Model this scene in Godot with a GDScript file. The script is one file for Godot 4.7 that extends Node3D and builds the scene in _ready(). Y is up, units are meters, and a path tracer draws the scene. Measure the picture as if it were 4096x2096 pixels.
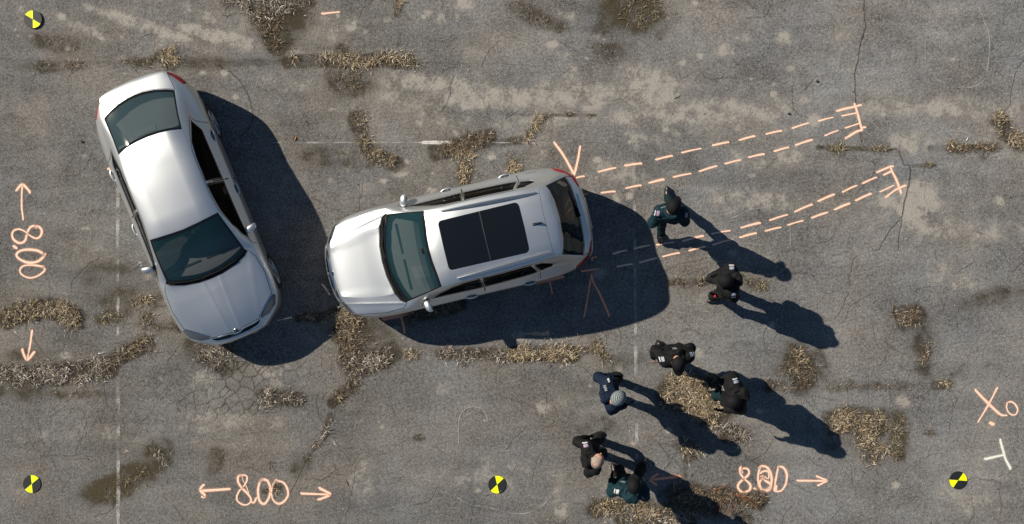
extends Node3D
# Aerial view of a closed asphalt lot: two silver cars, seven people, spray-paint survey marks, survey discs, dry grass.
# Places on the ground are measured in picture units: 232.1 units to the metre, (2048, 1048) straight below the camera.

const K := 232.1
const CAM_H := 19.5
var M := {}
var rng := RandomNumberGenerator.new()
var fine := FastNoiseLite.new()
const ASPHALT := 0.14
const BUMP := 2.4
const PAINT := Color(0.63, 0.66, 0.69)
const SKY_E := 0.72
const SUN_E := 1.45
const EXPO := 1.47


func _ready() -> void:
	var cam := Camera3D.new()
	cam.name = "camera"
	add_child(cam)
	cam.position = Vector3(0, CAM_H, 0)
	cam.rotation = Vector3(-PI / 2, 0, 0)
	cam.fov = rad_to_deg(2.0 * atan(2096.0 / K * 0.5 / CAM_H))
	cam.near = 0.5
	cam.far = 600.0
	cam.current = true
	var env := Environment.new()
	env.background_mode = Environment.BG_SKY
	var sky := Sky.new()
	var sm := ProceduralSkyMaterial.new()
	sm.sky_top_color = Color(0.26, 0.385, 0.54)
	sm.sky_horizon_color = Color(0.58, 0.65, 0.7)
	sm.sky_curve = 0.28
	sm.sky_energy_multiplier = SKY_E
	sm.ground_horizon_color = Color(0.3, 0.3, 0.28)
	sm.ground_bottom_color = Color(0.2, 0.2, 0.19)
	sm.sun_angle_max = 28.0
	sm.sun_curve = 0.12
	sky.sky_material = sm
	env.sky = sky
	env.tonemap_mode = Environment.TONE_MAPPER_LINEAR
	env.tonemap_exposure = EXPO
	env.sdfgi_enabled = true
	env.ssao_enabled = true
	env.ssil_enabled = true
	var we := WorldEnvironment.new()
	we.name = "world"
	we.environment = env
	add_child(we)
	var sun := DirectionalLight3D.new()
	sun.name = "sun"
	add_child(sun)
	var el := deg_to_rad(34.8)
	sun.look_at_from_position(Vector3.ZERO, Vector3(0.891 * cos(el), -sin(el), 0.454 * cos(el)), Vector3.UP)
	sun.light_energy = SUN_E
	sun.light_color = Color(1.0, 0.955, 0.88)
	sun.light_angular_distance = 0.55
	sun.shadow_enabled = true

	rng.seed = 12
	fine.seed = 3
	fine.frequency = 0.07
	fine.fractal_octaves = 2
	materials()
	ground()
	var t := Time.get_ticks_msec()
	var f1 := Vector2(0.3757, 0.9267)
	build_car(car_low(), Vector3(-4.501 - f1.x * 2.335, 0, 1.315 - f1.y * 2.335), f1)
	var f2 := Vector2(-0.9732, 0.23)
	build_car(car_tall(), Vector3(-3.0237 - f2.x * 2.2, 0, 0.2034 - f2.y * 2.2), f2)
	print("cars ", Time.get_ticks_msec() - t)
	t = Time.get_ticks_msec()
	all_people()
	print("people ", Time.get_ticks_msec() - t)
	t = Time.get_ticks_msec()
	disc("survey disc at the upper left corner, standing a little off the asphalt", 134.6, 78.5, 0.154, 0.03, -90.0, -149.0, false)
	disc("survey disc at the lower left corner", 128.5, 1935, 0.154, 0.012, -96.0, -40.0, false)
	disc("survey disc at the bottom centre, with a tiny white mark", 1988.4, 1937.6, 0.154, 0.012, -103.4, -43.6, true)
	disc("survey disc at the lower right", 3831.4, 1920.3, 0.154, 0.012, -55.0, 4.0, false)
	all_marks()
	all_grass()
	litter()
	print("rest ", Time.get_ticks_msec() - t)


# ------------------------------------------------------------------ helpers
class MB:
	var v := PackedVector3Array()
	var n := PackedVector3Array()
	var uv := PackedVector2Array()
	var c := PackedColorArray()
	var use_c := false
	var use_uv := false
	func tri(a: Vector3, b: Vector3, d: Vector3, na: Vector3, nb: Vector3, nd: Vector3) -> void:
		var g := (d - a).cross(b - a)
		if g.dot(na + nb + nd) < 0.0:
			v.append(a); v.append(d); v.append(b)
			n.append(na); n.append(nd); n.append(nb)
		else:
			v.append(a); v.append(b); v.append(d)
			n.append(na); n.append(nb); n.append(nd)
	func quad(a: Vector3, b: Vector3, d: Vector3, e: Vector3, na: Vector3, nb: Vector3, nd: Vector3, ne: Vector3) -> void:
		tri(a, b, d, na, nb, nd)
		tri(a, d, e, na, nd, ne)
	func flat(a: Vector3, b: Vector3, d: Vector3, e: Vector3, up: Vector3) -> void:
		quad(a, b, d, e, up, up, up, up)
	func tint(col: Color) -> void:
		use_c = true
		while c.size() < v.size():
			c.append(col)
	func add(o: MB, t: Transform3D, col := Color.WHITE) -> void:
		var nb := t.basis.inverse().transposed()
		for i in o.v.size():
			v.append(t * o.v[i])
			n.append((nb * o.n[i]).normalized())
			if o.use_c:
				c.append(o.c[i])
		if o.use_c:
			use_c = true
		elif use_c:
			tint(col)
	func mesh() -> ArrayMesh:
		var a := []
		a.resize(Mesh.ARRAY_MAX)
		a[Mesh.ARRAY_VERTEX] = v
		a[Mesh.ARRAY_NORMAL] = n
		if use_c:
			a[Mesh.ARRAY_COLOR] = c
		if use_uv:
			a[Mesh.ARRAY_TEX_UV] = uv
		var m := ArrayMesh.new()
		m.add_surface_from_arrays(Mesh.PRIMITIVE_TRIANGLES, a)
		return m


func g(px: float, py: float, h := 0.0) -> Vector3:
	return Vector3((px - 2048.0) / K, h, (py - 1048.0) / K)


func put(called: String, mb: MB, mat: Material, parent: Node = null) -> MeshInstance3D:
	var o := MeshInstance3D.new()
	o.name = called
	o.mesh = mb.mesh()
	o.material_override = mat
	(parent if parent else self).add_child(o, true)
	return o


func thing(called: String, label: String, category: String, at := Vector3.ZERO, turn := 0.0, group := "") -> Node3D:
	var o := Node3D.new()
	o.name = numbered(called)
	add_child(o)
	o.position = at
	o.rotation.y = turn
	tag(o, label, category, group)
	return o


func tag(o: Node, label: String, category: String, group := "", kind := "") -> void:
	o.set_meta("label", label)
	o.set_meta("category", category)
	if group != "":
		o.set_meta("group", group)
	if kind != "":
		o.set_meta("kind", kind)


func numbered(called: String) -> String:
	if not has_node(called):
		return called
	var i := 1
	while has_node("%s_%03d" % [called, i]):
		i += 1
	return "%s_%03d" % [called, i]


func mat(called: String, col: Color, rough := 0.8, metal := 0.0) -> StandardMaterial3D:
	var m := StandardMaterial3D.new()
	m.resource_name = called
	m.albedo_color = col.linear_to_srgb()
	m.roughness = rough
	m.metallic = metal
	M[called] = m
	return m


func pane(called: String, col: Color) -> StandardMaterial3D:
	var m := StandardMaterial3D.new()
	m.resource_name = called
	m.albedo_color = col
	m.transparency = BaseMaterial3D.TRANSPARENCY_ALPHA
	m.roughness = 0.02
	m.metallic_specular = 0.65
	M[called] = m
	return m


func box(mb: MB, c: Vector3, s: Vector3, t := Transform3D.IDENTITY, bev := 0.0) -> void:
	# a box with chamfered edges
	var h := s * 0.5
	var b: float = minf(bev, minf(h.x, minf(h.y, h.z)) * 0.95)
	for ax in 3:
		for sg in [-1.0, 1.0]:
			var u := (ax + 1) % 3
			var w := (ax + 2) % 3
			var nn := Vector3.ZERO
			nn[ax] = sg
			var q := []
			for k in [[-1, -1], [1, -1], [1, 1], [-1, 1]]:
				var p := Vector3.ZERO
				p[ax] = sg * h[ax]
				p[u] = k[0] * (h[u] - b)
				p[w] = k[1] * (h[w] - b)
				q.append(t * (c + p))
			var tn := t.basis * nn
			mb.flat(q[0], q[1], q[2], q[3], tn.normalized())
			if b > 0.0:
				for s2 in [-1.0, 1.0]:
					var e1 := Vector3.ZERO
					var e2 := Vector3.ZERO
					e1[ax] = sg * h[ax]; e1[u] = s2 * (h[u] - b); e1[w] = h[w] - b
					e2[ax] = sg * (h[ax] - b); e2[u] = s2 * h[u]; e2[w] = h[w] - b
					var f1 := e1
					var f2 := e2
					f1[w] = -e1[w]; f2[w] = -e2[w]
					var n2 := Vector3.ZERO
					n2[ax] = sg; n2[u] = s2
					n2 = (t.basis * n2).normalized()
					mb.flat(t * (c + e1), t * (c + e2), t * (c + f2), t * (c + f1), n2)
	if b > 0.0:
		for sx in [-1.0, 1.0]:
			for sy in [-1.0, 1.0]:
				for sz in [-1.0, 1.0]:
					var p1 := Vector3(sx * h.x, sy * (h.y - b), sz * (h.z - b))
					var p2 := Vector3(sx * (h.x - b), sy * h.y, sz * (h.z - b))
					var p3 := Vector3(sx * (h.x - b), sy * (h.y - b), sz * h.z)
					var nn2 := (t.basis * Vector3(sx, sy, sz)).normalized()
					mb.tri(t * (c + p1), t * (c + p2), t * (c + p3), nn2, nn2, nn2)


func tube(mb: MB, path: PackedVector3Array, radii: Array, sides := 8) -> void:
	var rings := []
	var up := Vector3(0.31, 0.93, 0.17).normalized()
	for i in path.size():
		var d := (path[mini(i + 1, path.size() - 1)] - path[maxi(i - 1, 0)]).normalized()
		var sx := d.cross(up)
		if sx.length() < 0.05:
			sx = d.cross(Vector3.RIGHT)
		sx = sx.normalized()
		var sy := sx.cross(d).normalized()
		var r: float = radii[mini(i, radii.size() - 1)]
		var ring := []
		for k in sides:
			var a := TAU * k / sides
			var nn := sx * cos(a) + sy * sin(a)
			ring.append([path[i] + nn * r, nn])
		rings.append(ring)
	for i in path.size() - 1:
		for k in sides:
			var k2 := (k + 1) % sides
			var a = rings[i][k]
			var b = rings[i][k2]
			var c = rings[i + 1][k2]
			var d = rings[i + 1][k]
			mb.quad(a[0], b[0], c[0], d[0], a[1], b[1], c[1], d[1])
	for e in [0, path.size() - 1]:
		var nn: Vector3 = (path[e] - path[1 if e == 0 else e - 1]).normalized()
		for k in range(1, sides - 1):
			mb.tri(rings[e][0][0], rings[e][k][0], rings[e][k + 1][0], nn, nn, nn)


func lathe(mb: MB, prof: Array, sides: int, t: Transform3D) -> void:
	# prof: [radius, height] pairs round the y axis of t
	for i in prof.size() - 1:
		var p0: Array = prof[i]
		var p1: Array = prof[i + 1]
		var e := Vector2(p1[0] - p0[0], p1[1] - p0[1])
		var pn := Vector2(e.y, -e.x).normalized()
		for k in sides:
			var a0 := TAU * k / sides
			var a1 := TAU * (k + 1) / sides
			var c0 := Vector3(cos(a0), 0, sin(a0))
			var c1 := Vector3(cos(a1), 0, sin(a1))
			var n0 := (t.basis * (c0 * pn.x + Vector3.UP * pn.y)).normalized()
			var n1 := (t.basis * (c1 * pn.x + Vector3.UP * pn.y)).normalized()
			var y0 := Vector3.UP * float(p0[1])
			var y1 := Vector3.UP * float(p1[1])
			var q0 := t * (c0 * float(p0[0]) + y0)
			var q1 := t * (c1 * float(p0[0]) + y0)
			var q2 := t * (c1 * float(p1[0]) + y1)
			var q3 := t * (c0 * float(p1[0]) + y1)
			if p1[0] > 1e-5:
				mb.tri(q0, q2, q3, n0, n1, n0)
			if p0[0] > 1e-5:
				mb.tri(q0, q1, q2, n0, n1, n1)


func ball(mb: MB, c: Vector3, r: Vector3, basis := Basis.IDENTITY, us := 14, vs := 9) -> void:
	for i in vs:
		for j in us:
			var q := []
			var qn := []
			for k in [[0, 0], [1, 0], [1, 1], [0, 1]]:
				var th: float = PI * (i + k[0]) / vs
				var ph: float = TAU * (j + k[1]) / us
				var d := Vector3(sin(th) * cos(ph), cos(th), sin(th) * sin(ph))
				q.append(c + basis * (d * r))
				qn.append((basis * (d / r)).normalized())
			if i > 0:
				mb.tri(q[0], q[2], q[3], qn[0], qn[2], qn[3])
			if i < vs - 1:
				mb.tri(q[0], q[1], q[2], qn[0], qn[1], qn[2])


func pchip(xs: PackedFloat32Array, ys: PackedFloat32Array, x: float) -> float:
	var n := xs.size()
	if x <= xs[0]:
		return ys[0]
	if x >= xs[n - 1]:
		return ys[n - 1]
	var i := 0
	while x > xs[i + 1]:
		i += 1
	var h := xs[i + 1] - xs[i]
	var d := (ys[i + 1] - ys[i]) / h
	var m0 := d
	var m1 := d
	if i > 0:
		var dp := (ys[i] - ys[i - 1]) / (xs[i] - xs[i - 1])
		m0 = 0.0 if dp * d <= 0.0 else 2.0 * dp * d / (dp + d)
	if i < n - 2:
		var dn := (ys[i + 2] - ys[i + 1]) / (xs[i + 2] - xs[i + 1])
		m1 = 0.0 if dn * d <= 0.0 else 2.0 * dn * d / (dn + d)
	var t := (x - xs[i]) / h
	var t2 := t * t
	var t3 := t2 * t
	return ys[i] * (2 * t3 - 3 * t2 + 1) + m0 * h * (t3 - 2 * t2 + t) + ys[i + 1] * (3 * t2 - 2 * t3) + m1 * h * (t3 - t2)


func table(a: Array) -> Array:
	var x := PackedFloat32Array()
	var y := PackedFloat32Array()
	for i in range(0, a.size(), 2):
		x.append(a[i])
		y.append(a[i + 1])
	return [x, y]


# ------------------------------------------------------------------ car bodies
# A body is a skin of cross-sections along its length s (from the nose); each section runs over 15 knots from sill to sill.
# Panels, windows and lamps are cut out of that skin along their own outlines.
class CarSkin:
	var ss := PackedFloat32Array()
	var p := PackedVector3Array()
	var n := PackedVector3Array()
	var nj := 0
	var mid := 0
	var k4 := 0
	var k5 := 0
	var sc := 0.0
	func at(u: float, v: float) -> Vector3:
		var i := clampi(int(u), 0, ss.size() - 2)
		var j := clampi(int(v), 0, nj - 2)
		var fu := clampf(u - i, 0.0, 1.0)
		var fv := clampf(v - j, 0.0, 1.0)
		var o := i * nj + j
		return p[o].lerp(p[o + 1], fv).lerp(p[o + nj].lerp(p[o + nj + 1], fv), fu)
	func nat(u: float, v: float) -> Vector3:
		var i := clampi(int(u), 0, ss.size() - 2)
		var j := clampi(int(v), 0, nj - 2)
		var fu := clampf(u - i, 0.0, 1.0)
		var fv := clampf(v - j, 0.0, 1.0)
		var o := i * nj + j
		return n[o].lerp(n[o + 1], fv).lerp(n[o + nj].lerp(n[o + nj + 1], fv), fu).normalized()
	func u_of(s: float) -> float:
		var lo := 0
		var hi := ss.size() - 1
		if s <= ss[0]:
			return 0.0
		if s >= ss[hi]:
			return float(hi)
		while hi - lo > 1:
			var m := (lo + hi) / 2
			if ss[m] <= s:
				lo = m
			else:
				hi = m
		return lo + (s - ss[lo]) / (ss[hi] - ss[lo])
	func top(s: float, t: float) -> Vector2:   # by plan: distance along and sideways (right side)
		var u := u_of(s)
		var prev := 0.0
		var j := mid
		while j > 0:
			var z := at(u, j - 1).z
			if z >= t:
				return Vector2(u, j - (t - prev) / maxf(z - prev, 1e-6))
			if z < prev - 1e-4:
				break
			prev = z
			j -= 1
		return Vector2(u, j)
	func side(s: float, h: float) -> Vector2:  # by height, on the right flank
		var u := u_of(s)
		var prev := at(u, 0).y
		if h <= prev:
			return Vector2(u, 0)
		for j in range(1, k5 + 1):
			var y := at(u, j).y
			if y >= h:
				return Vector2(u, j - 1 + (h - prev) / maxf(y - prev, 1e-6))
			prev = y
		return Vector2(u, k5)
	func frac(s: float, f: float) -> Vector2:  # between belt line (0) and roof rail (1)
		return Vector2(u_of(s), k4 + (k5 - k4) * f)


func make_skin(spec: Dictionary) -> CarSkin:
	var C := CarSkin.new()
	C.sc = spec.length * 0.5
	var s0: float = spec.s0
	var s1: float = spec.s1
	var na: float = spec.nose
	var ta: float = spec.tail
	for f in [0.0, 0.003, 0.012, 0.03, 0.06, 0.1, 0.15, 0.22, 0.3, 0.4, 0.52, 0.66, 0.82]:
		C.ss.append(s0 + f * (na - s0))
	var x := na
	while x < ta - 0.02:
		C.ss.append(x)
		x += 0.034
	for f in [0.82, 0.66, 0.52, 0.4, 0.3, 0.22, 0.15, 0.1, 0.06, 0.03, 0.012, 0.003, 0.0]:
		C.ss.append(s1 - f * (s1 - ta))
	var sub := [2, 2, 3, 3, 6, 14, 8]
	C.k4 = 10
	C.k5 = 16
	C.mid = 38
	C.nj = 77
	var W := []
	var H := []
	for k in 8:
		W.append(table(spec.w[k]))
		H.append(table(spec.h[k]))
	for s in C.ss:
		var nf := 1.0
		if s < na:
			nf = sqrt(maxf(0.0, 1.0 - pow((na - s) / (na - s0), 2.0)))
		elif s > ta:
			nf = sqrt(maxf(0.0, 1.0 - pow((s - ta) / (s1 - ta), 2.0)))
		var hm: float = spec.hn if s < na else spec.ht
		var ts := PackedFloat32Array()
		var hs := PackedFloat32Array()
		for k in 15:
			var kk := k if k < 8 else 14 - k
			var ww := pchip(W[kk][0], W[kk][1], s) * maxf(nf, 0.002)
			var hh := pchip(H[kk][0], H[kk][1], s)
			hh = hm + (hh - hm) * (0.45 + 0.55 * nf)
			ts.append(ww if k < 8 else -ww)
			hs.append(hh)
		var ta_ := PackedFloat32Array([0.0])
		for k in range(1, 15):
			ta_.append(ta_[k - 1] + maxf(0.004, Vector2(ts[k] - ts[k - 1], hs[k] - hs[k - 1]).length()))
		for k in 14:
			var q: int = sub[k] if k < 7 else sub[13 - k]
			for e in q:
				var tt := lerpf(ta_[k], ta_[k + 1], float(e) / q)
				C.p.append(Vector3(C.sc - s, pchip(ta_, hs, tt), pchip(ta_, ts, tt)))
		C.p.append(Vector3(C.sc - s, hs[14], ts[14]))
	var ni := C.ss.size()
	# pressed creases
	for i in ni:
		for cr in spec.creases:
			var f: float = (C.ss[i] - cr[0]) / (cr[2] - cr[0])
			if f < -0.05 or f > 1.05:
				continue
			var tc := lerpf(cr[1], cr[3], f)
			for j in range(C.k4 + 1, C.nj - C.k4 - 1):
				var q := C.p[i * C.nj + j]
				q.y += cr[4] * exp(-absf(absf(q.z) - tc) / cr[5]) * smoothstep(-0.05, 0.06, f) * smoothstep(1.05, 0.96, f)
				C.p[i * C.nj + j] = q
	for i in ni:
		for j in C.nj:
			var a := C.p[mini(i + 1, ni - 1) * C.nj + j] - C.p[maxi(i - 1, 0) * C.nj + j]
			var b := C.p[i * C.nj + mini(j + 1, C.nj - 1)] - C.p[i * C.nj + maxi(j - 1, 0)]
			var nn := a.cross(b)
			if nn.length() < 1e-9:
				nn = Vector3(1, 0, 0) if i < ni / 2 else Vector3(-1, 0, 0)
			nn = nn.normalized()
			var c := C.p[i * C.nj + j] - Vector3(clampf(C.p[i * C.nj + j].x, -1.6, 1.6), 0.55, 0)
			if nn.dot(c) < 0.0:
				nn = -nn
			C.n.append(nn)
	return C


func outline(C: CarSkin, mode: String, pts: Array, closed := true) -> PackedVector2Array:
	var out := PackedVector2Array()
	var n := pts.size()
	for i in (n if closed else n - 1):
		var a := Vector2(pts[i][0], pts[i][1])
		var b := Vector2(pts[(i + 1) % n][0], pts[(i + 1) % n][1])
		var k := maxi(1, int(a.distance_to(b) / 0.045))
		for e in k:
			var q := a.lerp(b, float(e) / k)
			out.append(C.top(q.x, q.y) if mode == "t" else C.side(q.x, q.y) if mode == "h" else C.frac(q.x, q.y))
	if not closed:
		var l := Vector2(pts[n - 1][0], pts[n - 1][1])
		out.append(C.top(l.x, l.y) if mode == "t" else C.side(l.x, l.y) if mode == "h" else C.frac(l.x, l.y))
	return out


func mirrored(C: CarSkin, a: PackedVector2Array) -> PackedVector2Array:
	var out := PackedVector2Array()
	for i in range(a.size() - 1, -1, -1):
		out.append(Vector2(a[i].x, 2 * C.mid - a[i].y))
	return out


func across(C: CarSkin, half: Array) -> PackedVector2Array:
	# outline that spans both halves: half is a plan path from centre line to centre line on the right side
	var a := outline(C, "t", half, false)
	var out := a.duplicate()
	var m := mirrored(C, a)
	for i in range(1, m.size() - 1):
		out.append(m[i])
	return out


func cut(C: CarSkin, regions: Array, cab: Vector2) -> Dictionary:
	# regions: {name, poly, off}; returns name -> MB, plus "body" and "lining"
	var made := {"body": MB.new(), "lining": MB.new()}
	var bb := []
	for r in regions:
		if not made.has(r.name):
			made[r.name] = MB.new()
		var lo := Vector2(1e9, 1e9)
		var hi := Vector2(-1e9, -1e9)
		for q in r.poly:
			lo = lo.min(q)
			hi = hi.max(q)
		bb.append([lo, hi])
	for i in C.ss.size() - 1:
		var inside_cab: bool = C.ss[i] > cab.x and C.ss[i] < cab.y
		for j in C.nj - 1:
			var rest := [PackedVector2Array([Vector2(i, j), Vector2(i + 1, j), Vector2(i + 1, j + 1), Vector2(i, j + 1)])]
			for k in regions.size():
				if i + 1 <= bb[k][0].x or i >= bb[k][1].x or j + 1 <= bb[k][0].y or j >= bb[k][1].y:
					continue
				var left := []
				for q in rest:
					for piece in Geometry2D.intersect_polygons(q, regions[k].poly):
						patch(C, made[regions[k].name], piece, regions[k].off)
						if inside_cab and not regions[k].get("clear", false) and j >= 4 and j < C.nj - 5:
							patch(C, made.lining, piece, -0.028)
					for piece in Geometry2D.clip_polygons(q, regions[k].poly):
						left.append(piece)
				rest = left
				if rest.is_empty():
					break
			for q in rest:
				patch(C, made.body, q, 0.0)
				if inside_cab and j >= 4 and j < C.nj - 5:
					patch(C, made.lining, q, -0.028)
	return made


func patch(C: CarSkin, mb: MB, poly: PackedVector2Array, off: float) -> void:
	if poly.size() < 3 or Geometry2D.is_polygon_clockwise(poly):
		if poly.size() < 3:
			return
	var idx := PackedInt32Array([0, 1, 2]) if poly.size() == 3 else PackedInt32Array([0, 1, 2, 0, 2, 3]) if poly.size() == 4 else Geometry2D.triangulate_polygon(poly)
	var ps := PackedVector3Array()
	var ns := PackedVector3Array()
	for q in poly:
		var nn := C.nat(q.x, q.y)
		ns.append(nn)
		ps.append(C.at(q.x, q.y) + nn * off)
	for k in range(0, idx.size(), 3):
		mb.tri(ps[idx[k]], ps[idx[k + 1]], ps[idx[k + 2]], ns[idx[k]], ns[idx[k + 1]], ns[idx[k + 2]])


func ribbon(C: CarSkin, mb: MB, path: PackedVector2Array, wide: float, off: float, thick := 0.0) -> void:
	var n := path.size()
	var L := []
	for i in n:
		var p := C.at(path[i].x, path[i].y)
		var nn := C.nat(path[i].x, path[i].y)
		var a := C.at(path[maxi(i - 1, 0)].x, path[maxi(i - 1, 0)].y)
		var b := C.at(path[mini(i + 1, n - 1)].x, path[mini(i + 1, n - 1)].y)
		var sd := nn.cross((b - a).normalized()).normalized()
		L.append([p + nn * (off + thick) + sd * wide * 0.5, p + nn * (off + thick) - sd * wide * 0.5, nn, sd, p])
	for i in n - 1:
		var a = L[i]
		var b = L[i + 1]
		mb.quad(a[0], a[1], b[1], b[0], a[2], a[2], b[2], b[2])
		if thick > 0.0:
			var da: Vector3 = a[2] * thick
			var db: Vector3 = b[2] * thick
			mb.quad(a[0], a[0] - da, b[0] - db, b[0], a[3], a[3], b[3], b[3])
			mb.quad(a[1], a[1] - da, b[1] - db, b[1], -a[3], -a[3], -b[3], -b[3])


func inset(a: PackedVector2Array, by: float) -> PackedVector2Array:
	var r := Geometry2D.offset_polygon(a, -by)
	return r[0] if r.size() else a


func arch(s: float, r: float) -> Array:
	var out := []
	for k in 25:
		var a := -0.35 + (PI + 0.7) * k / 24.0
		out.append([s - cos(a) * r, 0.33 + sin(a) * r])
	return out


func wheel(parent: Node3D, at: Vector3, side: float, r: float, spokes: int, steer := 0.0) -> void:
	var w := Node3D.new()
	w.name = "wheel"
	parent.add_child(w, true)
	w.position = at
	w.rotation.y = steer
	var t := Transform3D(Basis(Vector3.RIGHT, PI / 2 * side), Vector3.ZERO)   # y axis of the lathe points outwards
	var ty := MB.new()
	lathe(ty, [[r * 0.68, -0.1], [r * 0.9, -0.11], [r * 0.98, -0.09], [r, -0.06], [r, -0.03], [r - 0.008, -0.026], [r - 0.008, -0.018], [r, -0.014], [r, 0.014], [r - 0.008, 0.018], [r - 0.008, 0.026], [r, 0.03], [r, 0.06], [r * 0.98, 0.09], [r * 0.9, 0.11], [r * 0.72, 0.102], [r * 0.68, 0.09]], 40, t)
	put("tyre", ty, M.tyre, w)
	var rm := MB.new()
	lathe(rm, [[r * 0.7, 0.098], [r * 0.73, 0.104], [r * 0.71, 0.108], [r * 0.66, 0.1], [r * 0.64, 0.06], [r * 0.63, -0.08]], 40, t)
	lathe(rm, [[r * 0.2, 0.05], [r * 0.19, 0.09], [r * 0.1, 0.1], [0.0, 0.1]], 20, t)
	for k in spokes:
		for d in [-0.09, 0.09]:
			var a := TAU * k / spokes
			var p0 := t * Vector3(cos(a) * r * 0.14, 0.085, sin(a) * r * 0.14)
			var p1 := t * Vector3(cos(a + d * 0.7) * r * 0.4, 0.096, sin(a + d * 0.7) * r * 0.4)
			var p2 := t * Vector3(cos(a + d) * r * 0.68, 0.094, sin(a + d) * r * 0.68)
			tube(rm, PackedVector3Array([p0, p1, p2]), [0.017, 0.015, 0.014], 6)
	put("rim", rm, M.alloy, w)
	var br := MB.new()
	lathe(br, [[r * 0.5, 0.0], [r * 0.5, 0.02], [0.0, 0.02]], 24, t)
	put("brake_disc", br, M.dark_metal, w)


func mirror(parent: Node3D, C: CarSkin, s: float, h: float, side: float, reach: float) -> void:
	var root := C.side(s, h)
	var base := C.at(root.x, root.y)
	base.z *= side
	var mb := MB.new()
	var c := Vector3(base.x + 0.02, h + 0.05, side * reach)
	# shell: a rounded wedge, blunt towards the rear
	var us := 18
	var vs := 12
	for i in vs:
		for j in us:
			var q := []
			var qn := []
			for k in [[0, 0], [1, 0], [1, 1], [0, 1]]:
				var th: float = PI * (i + k[0]) / vs
				var ph: float = TAU * (j + k[1]) / us
				var d := Vector3(sin(th) * cos(ph), sin(th) * sin(ph), cos(th))
				var e := Vector3(signf(d.x) * pow(absf(d.x), 0.8), signf(d.y) * pow(absf(d.y), 0.7), signf(d.z) * pow(absf(d.z), 0.75))
				var sx := 0.085 if e.x > 0 else 0.035
				q.append(c + Vector3(e.x * sx - e.z * side * 0.02, e.y * 0.068, e.z * 0.102))
				qn.append(Vector3(d.x / sx, d.y / 0.068, d.z / 0.102).normalized())
			mb.quad(q[0], q[1], q[2], q[3], qn[0], qn[1], qn[2], qn[3])
	var o := put("mirror", mb, M.paint, parent)
	var arm := MB.new()
	tube(arm, PackedVector3Array([Vector3(base.x, h - 0.03, base.z * 0.97), Vector3(c.x + 0.01, h - 0.02, c.z - side * 0.08)]), [0.03, 0.026], 8)
	put("arm", arm, M.black, o)
	var gl := MB.new()
	var gx := c.x - 0.041
	gl.flat(Vector3(gx, c.y - 0.05, c.z - 0.1), Vector3(gx, c.y - 0.05, c.z + 0.1), Vector3(gx, c.y + 0.05, c.z + 0.1), Vector3(gx, c.y + 0.05, c.z - 0.1), Vector3(-1, 0, 0))
	put("glass", gl, M.mirror_glass, o)


func seat(parent: Node3D, x: float, z: float, wide: float, m: Material) -> void:
	var mb := MB.new()
	box(mb, Vector3(x, 0.52, z), Vector3(0.52, 0.16, wide), Transform3D.IDENTITY, 0.05)
	var t := Transform3D(Basis(Vector3.BACK, 0.35), Vector3(x - 0.3, 0.86, z))
	box(mb, Vector3.ZERO, Vector3(0.14, 0.66, wide), t, 0.05)
	put("seat", mb, m, parent)
	var hd: MB
	var n := 1 if wide < 0.8 else 3
	for k in n:
		hd = MB.new()
		box(hd, Vector3(x - 0.44, 1.2, z + (k - (n - 1) * 0.5) * wide / n), Vector3(0.09, 0.16, 0.24), Transform3D.IDENTITY, 0.04)
		put("headrest", hd, m, parent)


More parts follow.
